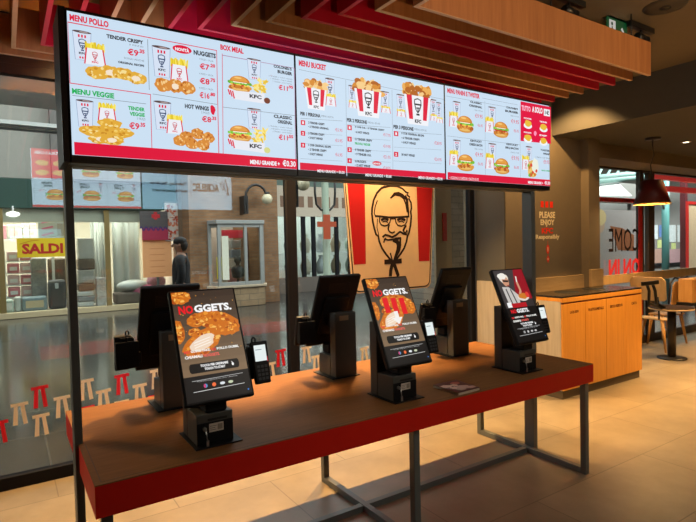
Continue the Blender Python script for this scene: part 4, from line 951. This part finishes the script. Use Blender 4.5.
def curtain(label, x0, y0, x1, y1, Y):
    a, b, c, e = rp(x0, y0, x1, y1, Y); n = 40; g_ = MB(); v0 = []; v1 = []
    for k in range(n+1):
        u = k/n; dy = .05*math.sin(u*2*PI*(c-a)*4.2)+.02*math.sin(u*31)
        v0.append(g_.bm.verts.new((a+(c-a)*u, Y+dy, .13))); v1.append(g_.bm.verts.new((a+(c-a)*u, Y+dy*.6, e)))
    for k in range(n): f_ = g_.bm.faces.new([v0[k], v0[k+1], v1[k+1], v1[k]]); f_.smooth = True
    o = g_.build('curtain', mat('sheer white curtain', (.70, .74, .72), .8), None, solid=.01); tag(o, label, 'curtain', 'white curtains in the shop')
curtain('white curtain left of the gold shop post', 91, 209, 105, 290, 13.6); curtain('white curtain right of the gold shop post', 112.5, 208, 139, 290, 13.6)
x0, z0, x1, z1 = rp(113, 276, 160, 304, 13.3)
t = thing('display_bed', 'made up display bed with white pillow and pink blankets', 'bed', ((x0+x1)/2, 13.3, .12))
MB().box(x0, 12.85, .12, x1, 13.45, .42).build('mattress', mat('brown cover', (.16, .12, .10), .8, var=.5, scale=20), t, .06, 3)
MB().blob(((x0*.6+x1*.4), 13.18, .58), (.42, .3, .16)).build('pillow', M_white, t)
MB().blob(((x0*.35+x1*.65), 13.0, .40), (.34, .2, .2), jit=.06).build('pink_blanket', mat('hot pink blanket', (.55, .12, .22), .8, var=.4, scale=18), t)
MB().blob((x0*.12+x1*.88, 13.1, .66), (.26, .2, .22), jit=.06).build('patterned_cushion', mat('pink check', (.50, .22, .28), .8, var=.6, scale=30), t)
goods('patterned_box', 'white patterned box beside the gold shop post', 'box', 97, 278, 106, 306, 12.9, .3, mat('speckled white', (.52, .50, .48), .6, var=.6, scale=30), None, .01, True)
x0, z0, x1, z1 = rp(38, 208, 65, 239, 13.4)
t = thing('shop_poster', 'pale blue poster with pink rays above the sale sign', 'poster', ((x0+x1)/2, 13.4, z0))
MB().box((x0+x1)/2-.03, 13.425, .12, (x0+x1)/2+.03, 13.45, z0+.2).build('stand', M_white, t)
MB().box(x0, 13.4, z0, x1, 13.42, z1).build('sheet', mat('pale blue sheet', (.50, .58, .68), .6), t)
a = Art(MY(13.399), 0, 1e-4); w = x1-x0; h = z1-z0
for k in range(4): a.stroke([(x0+.12*w, z0+(.12+.2*k)*h), (x0+.55*w, z0+(.2+.2*k)*h)], .045, rgb(215, 120, 170))
a.ell(x0+.8*w, z0+.72*h, .12*w, .13*h, rgb(220, 140, 60), 16); a.ell(x0+.8*w, z0+.72*h, .05*w, .05*h, rgb(120, 70, 40), 10); a.rect(x0+.7*w, z0+.1*h, x0+.95*w, z0+.5*h, rgb(165, 165, 170)); a.build('print', t)
# orange notice and the sign over it
x0, z0, x1, z1 = rp(143, 238, 172, 277, SYF-.15)
t = thing('orange_notice', 'large plain orange notice sheet standing in the bedding shop front', 'notice', ((x0+x1)/2, SYF-.15, 0))
MB().box(x0, SYF-.13, z0, x1, SYF-.10, z1).build('sheet', mat('orange sheet', rgb(246, 176, 120), .6, var=.02), t)
a = Art(MY(SYF-.1315), 0, 1e-4)
for k in range(6): a.stroke([(x0+.25*(x1-x0), z1-.12-.16*k), (x1-.25*(x1-x0), z1-.12-.16*k)], .025, rgb(225, 150, 100))
a.build('faint_lines', t)
MB().box((x0+x1)/2-.03, SYF-.10, .0, (x0+x1)/2+.03, SYF-.06, z0+.1).build('stand', M_steel, t)
x0, z0, x1, z1 = rp(140, 211, 168, 240, SYF-.2)
t = thing('shop_sign', 'red and dark sign with purple script above the orange notice', 'sign', ((x0+x1)/2, SYF-.1, z0))
zm = z0+.42*(z1-z0)
MB().box(x0+.05, SYF-.19, z0, x1, SYF-.165, zm).build('red_panel', mat('crimson panel', (.40, .03, .07), .5), t)
MB().box(x0, SYF-.19, zm, x1, SYF-.165, z1).build('dark_panel', mat('dark grey panel', (.09, .08, .08), .5), t)
a = Art(MY(SYF-.1915), 0, 1e-4); w = x1-x0
a.stroke([(x0+w*(.0+.03*k), zm-.02+.05*math.sin(k*1.1)) for k in range(33)], .035, rgb(60, 50, 110)); a.rect(x0+.5*w, zm+.22, x0+.62*w, zm+.42, rgb(190, 50, 55)); a.rect(x0+.42*w, zm+.26, x0+.72*w, zm+.36, rgb(190, 50, 55)); a.build('script', t)
x0, z0, x1, z1 = rp(165, 203, 188, 241, 12.44)
t = thing('floral_panel', 'red and white floral fabric panel above the person in black', 'fabric', ((x0+x1)/2, 12.44, z0))
MB().box(x0, 12.44, z0, x1, 12.455, z1).build('fabric', mat('cream cotton', (.60, .52, .46), .8), t)
a = Art(MY(12.439), 0, 2e-5)
for _ in range(110): a.ell(random.uniform(x0+.04, x1-.04), random.uniform(z0+.04, z1-.04), random.uniform(.02, .05), random.uniform(.02, .05), random.choice([rgb(190, 70, 50), rgb(205, 120, 90), rgb(150, 60, 45), rgb(225, 200, 180)]), 8, .25)
a.build('flower_print', t)
MB_ = MB().tube([(x0, 12.455, z1), (x0, 12.455, z1+.02), (x1, 12.455, z1+.02)], .02); MB_.box((x0+x1)/2-.02, 12.455, z1, (x0+x1)/2+.02, 12.475, 2.9); MB_.build('hanging_rail', M_steel, t)

# brick corner building with a bay window
BYF = 11.5
bx0 = at(190, 250, BYF).x; bx1 = at(272, 250, BYF).x
t = thing('bay_front', 'grey framed bay window on stone base in the tan brick building', 'bay window', ((bx0+bx1)/2, BYF, 0))
w0, wz0, w1, wz1 = rp(214, 224, 268, 286, BYF-.35)
for q in ((bx0, BYF, 0, w0-.02, BYF+4.5, 6.9), (w0-.02, BYF, wz1, w1, BYF+.4, 6.9), (w1, BYF, 0, bx1+.2, BYF+4.5, 6.9), (w0-.02, BYF, 0, w1, BYF+.4, wz0)): struct('wall_brick', MB().box(*q), M_brick)
yb = BYF-.4; xa, xb = w0+.12, w1-.22
MB().prism([(w0-.05, BYF, 0), (xa-.05, yb-.05, 0), (xb+.05, yb-.05, 0), (w1+.05, BYF, 0)], (0, 0, wz0-.03)).build('stone_base', tiles('stone block', (.30, .20, .11), (.37, .26, .15), (.2, .15, .1), .5, .16, .8, axes=(PI/2, 0, 0), mortar=.01), t, .01)
MB().prism([(w0-.1, BYF, wz0-.03), (xa-.1, yb-.1, wz0-.03), (xb+.1, yb-.1, wz0-.03), (w1+.1, BYF, wz0-.03)], (0, 0, .06)).build('stone_sill', mat('sill stone', (.5, .4, .28), .6), t, .01)
fr = MB(); GF_ = mat('grey window frame', (.30, .31, .30), .5)
for (x, y) in ((w0, BYF-.02), (xa, yb), (xa+(xb-xa)*.62, yb), (xb, yb), (w1-.02, BYF-.02)): fr.box(x-.04, y-.04, wz0+.03, x+.04, y+.04, wz1)
for z in (wz0+.03, wz1-.09):
    fr.prism([(w0, BYF, z), (xa, yb-.03, z), (xb, yb-.03, z), (w1, BYF, z), (w1-.06, BYF+.02, z), (xb-.03, yb+.05, z), (xa+.03, yb+.05, z), (w0+.06, BYF+.02, z)], (0, 0, .09))
bw = fr.build('bay_window', GF_, t, .006)
g_ = MB(); g_.prism([(xa, yb, wz0+.1), (xb, yb, wz0+.1), (xb, yb+.01, wz0+.1), (xa, yb+.01, wz0+.1)], (0, 0, wz1-wz0-.2)); g_.build('pane', M_glass, bw)
MB().prism([(w0-.05, BYF, wz1), (xa-.08, yb-.08, wz1), (xb+.08, yb-.08, wz1), (w1+.05, BYF, wz1)], (0, 0, .1)).build('bay_roof', GF_, t, .01)
MB().box(bx0-.10, BYF+.6, 0, bx0, BYF+.65, 6.9).build('side_panel', mat('brown panel', (.16, .10, .06), .7), t)
struct('wall_bay_rear', MB().box(w0+.02, BYF+2.2, 0, w1, BYF+2.25, 3), mat('shop back wall', (.42, .38, .34), .8))
struct('floor', MB().box(w0+.02, BYF+.4, 0, w1, BYF+2.2, wz0-.02), mat('display floor', (.42, .38, .32), .6))
def stock(name, label, cat, x0, y0, x1, y1, Y, d, m_, **k): return goods(name, label, cat, x0, y0, x1, y1, Y, d, m_, **k)
stock('yellow_poster', 'narrow yellow poster at the left of the bay window', 'poster', 217, 257, 222, 279, 11.75, .03, mat('bright yellow', rgb(235, 225, 40), .5), bev=.002)
stock('light_column', 'glowing white display column behind the bay window', 'display', 224, 236, 229, 280, 12.2, .15, light_mat((1, .95, .8), .9), bev=.01)
stock('red_shelf_sign', 'red shelf sign at the top of the bay window display', 'sign', 222, 230, 246, 238, 12.9, .05, mat('shop red', (.50, .03, .06), .5), bev=.005)
for k, c in enumerate(((.5, .52, .55), (.3, .36, .45), (.6, .55, .5), (.45, .2, .2))):
    stock('display_pack', ['white', 'blue', 'cream', 'red'][k]+' pack in the bay window, '+['top', 'second', 'third', 'lowest'][k]+' of the stack', 'pack', 231, 240+k*9.5, 241, (248+k*9.5 if k < 3 else 287), 12.5, .3, mat('pack %d' % k, c, .5), group='packs in the bay window', bev=.01)
stock('maroon_curtain', 'maroon curtain on the right of the bay window', 'curtain', 247, 232, 258, 277, 12.5, .1, mat('maroon', (.12, .02, .02), .8), bev=.03)
p = at(238, 277, 12.05)
t = thing('mannequin', 'dark mannequin bust in front of the maroon curtain', 'mannequin', (p.x, 12.05, wz0))
MB().lathe([(.0, 0), (.13, 0), (.12, .05), (.03, .08), (.03, .16), (.15, .2), (.19, .42), (.14, .5), (.05, .54), (.05, .58), (.1, .66), (.09, .76), (.0, .8)], (p.x, 12.05, wz0-.02), n=20).build('bust', mat('charcoal', (.02, .02, .022), .6), t)
p = at(296, 185, 10); 
# wall lantern
def lantern(label, bx, by, gx, gy, Y, r_, Yp=None):
    a0 = at(bx, by, Y); g0 = at(gx, gy, Y); t = thing('wall_lantern', label, 'lamp', (a0.x, Y, a0.z), 'globe lamps in the arcade')
    top = at((bx+gx)/2, by-30*12/(Y+2), Y).z
    pts = [(a0.x, Y, a0.z)]+[((a0.x+g0.x)/2-(g0.x-a0.x)/2*math.cos(PI*k/8), Y, top-.35+.35*math.sin(PI*k/8)) for k in range(9)]+[(g0.x, Y, g0.z+r_)]
    MB().tube(pts, .035, n=8).build('arm', M_black, t)
    MB().box(a0.x-.06, Y-.03, a0.z-.05, a0.x+.06, Y+.30, top-.3).build('wall_plate', M_black, t, .01)
    MB().blob((g0.x, Y, g0.z), (r_, r_, r_)).build('globe', mat('opal globe', (.62, .55, .38), .25), t)
    MB().cyl(g0.x, Y, g0.z+r_*.8, g0.z+r_*1.25, r_*.5, n=14).build('cap', M_black, t)
lantern('curved wall lantern with globe above the bay window', 246, 212, 267, 199, BYF-.3, .15)
# shops further along
FY = 13.6
t = thing('gift_shop_front', 'glazed shop front with dark posts right of the brick building', 'shop', (9.4, FY, 0))
x0 = at(274, 260, FY).x; x1 = at(352, 260, FY).x
MB().box(x0, FY-.05, 0, x1+3, FY+.1, .5).build('base', mat('shop base', (.12, .10, .085), .6), t)
zs = at(300, 215, FY).z
MB().box(x0, FY-.05, zs-.05, x1+3, FY+.1, zs+.95).build('sign_board', mat('shop sign', (.50, .43, .34), .6), t)
MB().box(x0, FY, zs+.95, x1+3, FY+.2, 6.9).build('upper_wall', mat('green grey band', (.10, .15, .13), .7), t)
MB().box(x0, FY+3, 0, x1+3, FY+3.05, 3.5).build('rear_wall', mat('bright shop wall', (.62, .63, .60), .8), None)['kind'] = 'structure'; bpy.data.objects['rear_wall'].name = 'wall_gift_rear'
for px_ in (274, 290, 304, 314, 337, 350): x = at(px_, 260, FY).x; MB().box(x-.07, FY-.04, .5, x+.07, FY+.05, zs).build('post', M_alu, t, .006)
MB().box(x0, FY-.01, .5, x1+3, FY, zs).build('pane', M_glass, t)
a = Art(MY(FY-.0515), 0, 1e-4)
for k in range(9): a.rect(x0+.25+k*.34, zs+.25, x0+.45+k*.34, zs+.62, rgb(120, 90, 70))
a.build('sign_letters', t)
for k in range(12):
    xa_ = x0+.25+(k % 6)*.62; z_ = .55+(k//6)*.75
    o = thing('shop_item', ['white', 'grey', 'cream', 'silver', 'tan', 'pale green'][k % 6]+' ornament on the '+('lower' if k < 6 else 'upper')+' display of the gift shop', 'ornament', (xa_, FY+.6, z_), 'ornaments in the gift shop')
    MB().lathe([(.0, 0), (.14, 0), (.17, .1), (.2, .3), (.12, .5), (.06, .56), (.1, .64), (0, .66)], (xa_, FY+.6, z_), n=16).build('body', mat('ornament %d' % (k % 6), [(.6, .6, .58), (.25, .25, .25), (.55, .48, .38), (.45, .46, .48), (.35, .25, .16), (.38, .45, .38)][k % 6], .4), o)
MB_ = MB(); MB_.box(x0+.05, FY+.35, 1.27, x0+4, FY+.85, 1.3)
for k in range(5): MB_.box(x0+.06+k*.95, FY+.82, 0, x0+.1+k*.95, FY+.85, 1.27)
tag(MB_.build('display_table', M_white), 'white display table holding ornaments in the gift shop', 'table')
# arcade lamp post with twin globes and red cross sign
PYL = 8.5; p = at(326.5, 250, PYL)
t = thing('arcade_lamp_post', 'green lamp post with curved arms and globes behind the window', 'lamp post', (p.x, PYL, 0))
MB().tube([(p.x, PYL, 0), (p.x, PYL, .25), (p.x, PYL, .3), (p.x, PYL, 4.2)], [.16, .15, .09, .08], n=18).build('pole', mat('sage green pole', (.22, .27, .20), .5), t)
for s_ in (-1, 1):
    MB().tube([(p.x, PYL, 2.35), (p.x+s_*.12, PYL, 2.38), (p.x+s_*.24, PYL, 2.5), (p.x+s_*.27, PYL, 2.75), (p.x+s_*.27, PYL, 3.2)], .028, n=8).build('arm', M_black, t)
    MB().blob((p.x+s_*.27, PYL, 3.34), (.15, .15, .15)).build('globe', mat('opal globe', (.62, .55, .38), .25), t)
q = at(327, 226, PYL-.2)
t2 = thing('red_cross_sign', 'lit red cross sign fixed to the green lamp post', 'sign', (q.x, PYL-.15, q.z))
f = MB(); f.box(q.x-.08, PYL-.22, q.z-.30, q.x+.08, PYL-.17, q.z+.26); f.box(q.x-.24, PYL-.22, q.z-.02, q.x-.08, PYL-.17, q.z+.10); f.box(q.x+.08, PYL-.22, q.z-.02, q.x+.24, PYL-.17, q.z+.10)
f.build('cross', light_mat((1, .16, .05), .45), t2); MB().box(q.x-.03, PYL-.17, q.z-.1, q.x+.03, PYL-.095, q.z+.1).build('bracket', M_black, t2)
lantern('globe lamp hanging at the top left of the second pane', 296, 205, 303, 184, 9.0, .16)
# painted brick pillar
x0 = at(436, 250, 3.4).x; x1 = at(476, 250, 3.4).x
struct('pillar', MB().box(x0, 3.4, 0, x1+.3, 4.1, 6.9), M_wbrick)
struct('pillar', MB().box(x0-.02, 3.38, 0, x0+.28, 3.42, 6.9), mat('tan pilaster', (.40, .29, .17), .6))
x = at(444.5, 220, 3.37).x; tag(MB().box(x-.035, 3.36, at(445, 241, 3.37).z, x+.035, 3.38, at(445, 213, 3.37).z).build('red_reflection_strip', mat('red reflection tint', (.5, .03, .02), .5)), 'narrow red strip painted as a reflection on the tan pilaster right of the emblem', 'sticker')  # red strip stands for a reflection, put in as colour
# arcade bulkheads at upper left
struct('trim_3', MB().box(-6, 2.6, 3.62, 1.4, onz(26, 107, 3.62).y, 4.2), M_bulk)
MBk = MB(); MBk.box(-6, 9.2, 3.86, 1.2, 9.75, 3.93); struct('trim_4', MBk, M_bulk)
f = MB(); f.box(.78, 12.3, 3.3, 3.45, 12.58, 6.9); struct('trim_5', f, mat('grey bulkhead', (.16, .15, .14), .8))
for k in range(2): struct('trim_%d' % (6+k), MB().box(-6, 9.30+k*.3, 3.83, 1.2, 9.34+k*.3, 3.86), mat('grey beam', (.22, .22, .22), .6))

# person in black beyond the glass
def skin_mesh(pts, edges, radii, name, m_, parent, sub=2):
    me = bpy.data.meshes.new(name); me.from_pydata(pts, edges, []); o = bpy.data.objects.new(name, me); COL.objects.link(o)
    sk = o.modifiers.new('skin', 'SKIN'); sk.use_smooth_shade = True
    for i, r_ in enumerate(radii): me.skin_vertices[0].data[i].radius = (r_, r_) if not isinstance(r_, tuple) else r_
    me.skin_vertices[0].data[0].use_root = True
    ss = o.modifiers.new('sub', 'SUBSURF'); ss.levels = sub; ss.render_levels = sub
    dg = bpy.context.evaluated_depsgraph_get(); nm = bpy.data.meshes.new_from_object(o.evaluated_get(dg))
    COL.objects.unlink(o); bpy.data.objects.remove(o)
    q = bpy.data.objects.new(name, nm); COL.objects.link(q); q.parent = parent; nm.materials.clear(); nm.materials.append(m_)
    for p_ in nm.polygons: p_.use_smooth = True
    return q
pp = at(181, 262, 6.4)
t = thing('person', 'person in black jacket with short dark hair standing beyond the left pane', 'person', (0, 0, 0))
skin_c = mat('skin', (.38, .20, .13), .5); jac = mat('black jacket', (.012, .012, .014), .7); trs = mat('dark trousers', (.02, .022, .03), .8)
# local frame: faces -X (towards the shop on the left), shoulders along Y turned a little
V = [(0, 0, .98), (-.01, 0, 1.15), (.0, 0, 1.36), (.0, 0, 1.50), (-.015, 0, 1.58), (-.03, 0, 1.69), (-.03, 0, 1.79),
     (0, -.19, 1.47), (.03, -.24, 1.2), (-.06, -.22, .98), (-.09, -.21, .90), (0, .19, 1.47), (.03, .24, 1.2), (-.06, .22, .98), (-.09, .21, .90),
     (0, -.1, .92), (-.02, -.11, .52), (.02, -.11, .09), (-.12, -.12, .04), (0, .1, .92), (.0, .11, .52), (.04, .11, .09), (-.10, .12, .04)]
Ed = [(0, 1), (1, 2), (2, 3), (3, 4), (4, 5), (5, 6), (3, 7), (7, 8), (8, 9), (9, 10), (3, 11), (11, 12), (12, 13), (13, 14), (0, 15), (15, 16), (16, 17), (17, 18), (0, 19), (19, 20), (20, 21), (21, 22)]
Rd = [.14, .13, .15, .11, .058, .092, .075, .07, .055, .045, .04, .07, .055, .045, .04, .095, .07, .05, .038, .095, .07, .05, .038]
body = skin_mesh(V, Ed, Rd, 'body', skin_c, t)
nv = MB(); nv.blob((-.135, 0, 1.695), (.022, .018, .028)); nv.build('nose', skin_c, body)
for s_ in (-1, 1): MB().blob((-.01, s_*.09, 1.70), (.022, .012, .032)).build('ear', skin_c, body)
for s_ in (-1, 1): MB().blob((-.112, s_*.034, 1.722), (.01, .014, .009)).build('eye', mat('eye dark', (.03, .02, .02), .3), body)
MB().blob((-.116, 0, 1.645), (.008, .028, .007)).build('mouth', mat('lip', (.3, .1, .08), .5), body)
hv = MB(); hv.blob((-.005, 0, 1.762), (.115, .102, .085), jit=.03); hv.blob((.05, 0, 1.70), (.07, .09, .1), jit=.03); hv.build('hair', mat('dark hair', (.012, .009, .008), .7), t, sub=1)
VJ = [(0, 0, .93), (-.01, 0, 1.15), (.0, 0, 1.36), (.0, 0, 1.505), (0, -.19, 1.475), (.03, -.245, 1.2), (-.055, -.222, .99), (0, .19, 1.475), (.03, .245, 1.2), (-.055, .222, .99)]
skin_mesh(VJ, [(0, 1), (1, 2), (2, 3), (3, 4), (4, 5), (5, 6), (3, 7), (7, 8), (8, 9)], [.172, .15, .168, .10, .088, .072, .06, .088, .072, .06], 'jacket', jac, t)
VT = [(0, 0, .97), (0, -.1, .90), (-.02, -.112, .52), (.02, -.112, .09), (0, .1, .90), (.0, .112, .52), (.04, .112, .09)]
skin_mesh(VT, [(0, 1), (1, 2), (2, 3), (0, 4), (4, 5), (5, 6)], [.15, .112, .085, .068, .112, .085, .068], 'trousers', trs, t)
for s_, dx in ((-1, 0), (1, .02)): MB().blob((-.05+dx, s_*.115, .045), (.15, .055, .048)).build('shoe', M_black, t)
for s_ in (-1, 1):
    for k in range(4): MB().tube([(-.085-.012*k+.02, s_*.215+.0, .90), (-.10-.012*k+.02, s_*.21, .84), (-.085-.010*k+.02, s_*.20, .795+.008*abs(k-1))], [.011, .010, .008], n=8).build('finger', skin_c, body)
t.location = (pp.x, 6.4, 0); t.scale = (.95, .95, .95); t.rotation_euler[2] = -.35

# ------------------------------------------------------------------ outside the right window
RYP = 5.0
x0, z0, x1, z1 = rp(652, 222, 700, 268, 6.6)
t = thing('notice_wall', 'grey partition with notice sheets beyond the right window', 'partition', ((x0+x1)/2, 6.6, 0))
MB().box(x0-6, 6.6, 0, x1+6, 6.7, 3.2).build('panel', mat('grey partition', (.22, .22, .21), .7), t)
for k, (a0, b0, a1, b1, c) in enumerate(((653, 225, 658, 239, (.62, .68, .72)), (659.5, 225, 664, 237, (.12, .22, .5)), (669.5, 225, 676, 242, (.60, .66, .68)), (678, 225, 684.5, 242, (.58, .64, .66)), (689.5, 224, 692.5, 253, (.72, .72, .70)), (692.5, 231, 698, 247, (.66, .66, .66)), (658, 240, 662, 248, (.55, .62, .25)), (672, 243, 676, 249, (.55, .62, .25)), (654, 249, 663, 263, (.48, .30, .24)), (669, 249, 683, 263, (.45, .28, .30)))):
    X0, Z0, X1, Z1 = rp(a0, b0, a1, b1, 6.58)
    MB().box(X0, 6.585, Z0, X1, 6.6, Z1).build('notice_sheet', mat('sheet %d' % k, c, .6, var=.3, scale=12), t)
MB().box(x0-6, 6.52, at(670, 264, 6.5).z-.03, x1+6, 6.59, at(670, 264, 6.5).z+.03).build('rail', M_alu, t)
p = at(665.5, 240, RYP)
t = thing('teal_pole', 'round teal steel pole beyond the right window', 'pole', (p.x, RYP, 0))
MB().tube([(p.x, RYP, 0), (p.x, RYP, 3.6)], .09, n=20).build('shaft', M_teal, t)
MB().tube([(p.x-.16, RYP, 2.9), (p.x-.16, RYP, 2.5), (p.x-.08, RYP, 2.32), (p.x+.08, RYP, 2.32), (p.x+.16, RYP, 2.5), (p.x+.16, RYP, 2.9)], .03, n=8).build('bracket', M_steel, t)
p = at(686.5, 240, 4.2); t = thing('maroon_post', 'maroon steel post at the right edge beyond the window', 'post', (p.x, 4.2, 0))
MB().box(p.x-.06, 4.2, 0, p.x+.06, 4.32, 3.2).build('shaft', mat('maroon paint', (.10, .01, .015), .5), t)
x0, z0, x1, z1 = rp(688.5, 205, 720, 270, 4.0)
t = thing('red_edged_panel', 'cream panel with red edge hanging at the far right beyond the glass', 'sign', ((x0+x1)/2, 4.0, z0))
MB().box(x0, 4.0, z0, x1, 4.03, z1).build('panel', mat('cream panel', CRM, .5), t)
f = MB(); f.box(x0-.05, 3.99, z0, x0, 4.04, z1); f.box(x0-.05, 3.99, z1, x1, 4.04, z1+.07); f.build('red_edge', mat('bright red', (.6, .02, .015), .4), t)
MB().box((x0+x1)/2, 4.03, 0, (x0+x1)/2+.06, 4.09, z1).build('support', M_steel, t)
f = MB()
for (a0, b0, a1, b1) in ((652, 173.5, 720, 181.5), (668, 188, 720, 193)):
    X0, Z0, X1, Z1 = rp(a0, b0, a1, b1, 3.0); f.box(X0, 3.0, Z0, X1, 3.1, Z1)
X0 = rp(652, 173.5, 720, 181.5, 3.0); f.box(X0[2]-.1, 3.1, 0, X0[2], 3.2, X0[3])
tag(f.build('red_awning_frame', light_mat((.9, .03, .02), .45)), 'red double bar frame across the top of the right window', 'frame')  # steel bars given a red glow of their own
# glass roof steelwork, awning
t = thing('roof_truss', 'teal steel roof truss at the top of the right window', 'truss', (9, 5, 3.4))
f = MB()
for (a, b) in (((594, 178), (652, 172)), ((594, 181.5), (652, 176))):
    u, v = at(*a, 5.2), at(*b, 5.2); f.tube([u, v+(v-u)*1.5], .07, n=10)
for k in range(7):
    u = at(596+k*9, 181-k, 5.2); v = at(602+k*9, 168, 5.6); f.tube([u, v], .03, n=8)
f.tube([at(652, 172, 5.2), (at(652, 172, 5.2).x, 5.2, 6.9)], .05, n=8)
f.build('chords', mat('teal steel', (.20, .33, .31), .5), t)
q = [at(*c, Y) for c, Y in (((590, 197), 4.2), ((632, 196.5), 4.2), ((618, 183), 5.4), ((590, 186), 5.4))]
t = thing('white_awning', 'white canvas awning seen through the right window', 'awning', (q[0].x, 4.2, 2.5))
MB().prism(q, (0, 0, .02)).build('canvas', mat('white canvas', (.50, .52, .50), .8), t)
a0 = at(590, 198, 4.2); a1 = at(636, 204, 4.2)
MB().box(a0.x, 4.2, a1.z, a1.x, 4.25, a0.z).build('valance', mat('brown valance', (.07, .05, .035), .7), t)
for x in (a0.x+.1, a1.x-.1): MB().box(x-.03, 4.26, 0, x+.03, 4.32, a0.z).build('awning_post', M_steel, t)

# ================================================================== light
def area(name, loc, size, energy, col, rot=(0, 0, 0), sy=None, spread=PI):
    l = bpy.data.lights.new(name, 'AREA'); l.energy = energy; l.color = col; l.size = size; l.spread = spread
    if sy: l.shape = 'RECTANGLE'; l.size_y = sy
    o = bpy.data.objects.new(name, l); o.location = loc; o.rotation_euler = rot; COL.objects.link(o); return o
def spot(name, loc, to, energy, deg=90, col=WARM, r_=.03, blend=.5):
    l = bpy.data.lights.new(name, 'SPOT'); l.energy = energy; l.color = col; l.spot_size = math.radians(deg); l.spot_blend = blend; l.shadow_soft_size = r_
    o = bpy.data.objects.new(name, l); o.location = loc; o.rotation_euler = (Vector(to)-Vector(loc)).to_track_quat('-Z', 'Y').to_euler(); COL.objects.link(o); return o
for x, tx_ in ((1.9, 2.1), (3.7, 3.3)): spot('fin_front_fill', (x, -1.9, 2.98), (tx_, 0, 2.88), 45, 44, blend=.8)  # added unseen spots that brighten the fin fronts
for x in (.4, 2.1, 3.8): spot('fin_under_fill', (x, -2.7, 1.0), (x+.2, .2, 2.95), 62, 50, (1, .66, .36), blend=.8)  # added unseen spots from low down, lifting the red fins
# window-side wall washers
for x, e in ((-1.2, 90), (.15, 190), (1.4, 580), (2.65, 620), (3.6, 60)): spot('washer_lamp', (x, 1.955, 3.10), (x, 1.1, .6), e, 100)
spot('wall_lamp', (4.45, 1.25, 3.08), (5.1, 1.5, 1.6), 110, 110)
# downlights under the low ceiling
for x, y, e in ((5.0, .35, 470), (6.85, -.1, 540), (6.85, 1.157, 220), (8.6, .2, 480), (5.4, -1.5, 220), (7.2, -1.6, 160)): spot('downlight_lamp', (x, y, 2.72), (x, y, 0), e, 88, blend=.7)
l = bpy.data.lights.new('pendant_bulb', 'POINT'); l.energy = 25; l.color = WARM; l.shadow_soft_size = .05; o = bpy.data.objects.new('pendant_bulb', l); o.location = (PX, PY, 2.03); COL.objects.link(o)
area('room_fill', (2.2, -2.3, 3.1), 3, 60, (1, .92, .78), (.5, 0, 0), sy=.8)  # added soft general fill from behind the camera
o = area('arcade_left_daylight', (-5.5, 4.6, 4.2), 4, 420, (.95, 1, 1), sy=3); o.rotation_euler = (Vector((1.5, .6, 1))-o.location).to_track_quat('-Z', 'Y').to_euler()
# arcade daylight
area('arcade_skylight', (2, 6.5, 6.6), 10, 620, (.93, .98, 1), sy=5)
area('arcade_skylight', (11, 5.5, 6.6), 8, 480, (.93, .98, 1), sy=5)
area('arcade_skylight', (4, 10.5, 6.6), 14, 380, (.95, .98, 1), sy=2.5)
area('arcade_right_fill', (14.5, 2.9, 5.2), 8, 1100, (1, .98, .94), (math.radians(50), 0, 0), sy=.8)  # added unseen panel brightening what stands beyond the right window
for x in (-2.6, -.9, .4): spot('bulkhead_fill', (x, 2.7, 2.6), (x, 4.2, 3.7), 70, 120, (1, .98, .94), blend=.9)  # added unseen spots lifting the underside of the bulkhead
area('bedding_shop_lamps', (0, 14.2, 3.15), 6, 520, (1, .93, .82), sy=1.8)
area('bay_shop_lamps', (5.2, 12.7, 3.0), 1.2, 45, (1, .9, .75), sy=1)
area('gift_shop_lamps', (9.5, 15.2, 3.3), 4, 160, (.95, 1, .95), sy=1.5)
wd = bpy.data.worlds.new('World'); SC.world = wd; wd.use_nodes = True
wd.node_tree.nodes['Background'].inputs[0].default_value = (.6, .7, .8, 1); wd.node_tree.nodes['Background'].inputs[1].default_value = .05

# ------------------------------------------------------------------ camera
cd = bpy.data.cameras.new('camera'); cd.sensor_fit = 'HORIZONTAL'; cd.sensor_width = 36; cd.lens = FPX*36/696; cd.clip_start = .05; cd.clip_end = 100
co = bpy.data.objects.new('camera', cd); COL.objects.link(co)
co.matrix_world = Matrix(((AR.x, AU.x, -AF.x, CAM.x), (AR.y, AU.y, -AF.y, CAM.y), (AR.z, AU.z, -AF.z, CAM.z), (0, 0, 0, 1)))
SC.camera = co
SC.cycles.caustics_reflective = False; SC.cycles.caustics_refractive = False
vs = SC.view_settings; vs.view_transform = 'Standard'; vs.look = 'None'; vs.gamma = 1; vs.exposure = 0; vs.use_curve_mapping = False
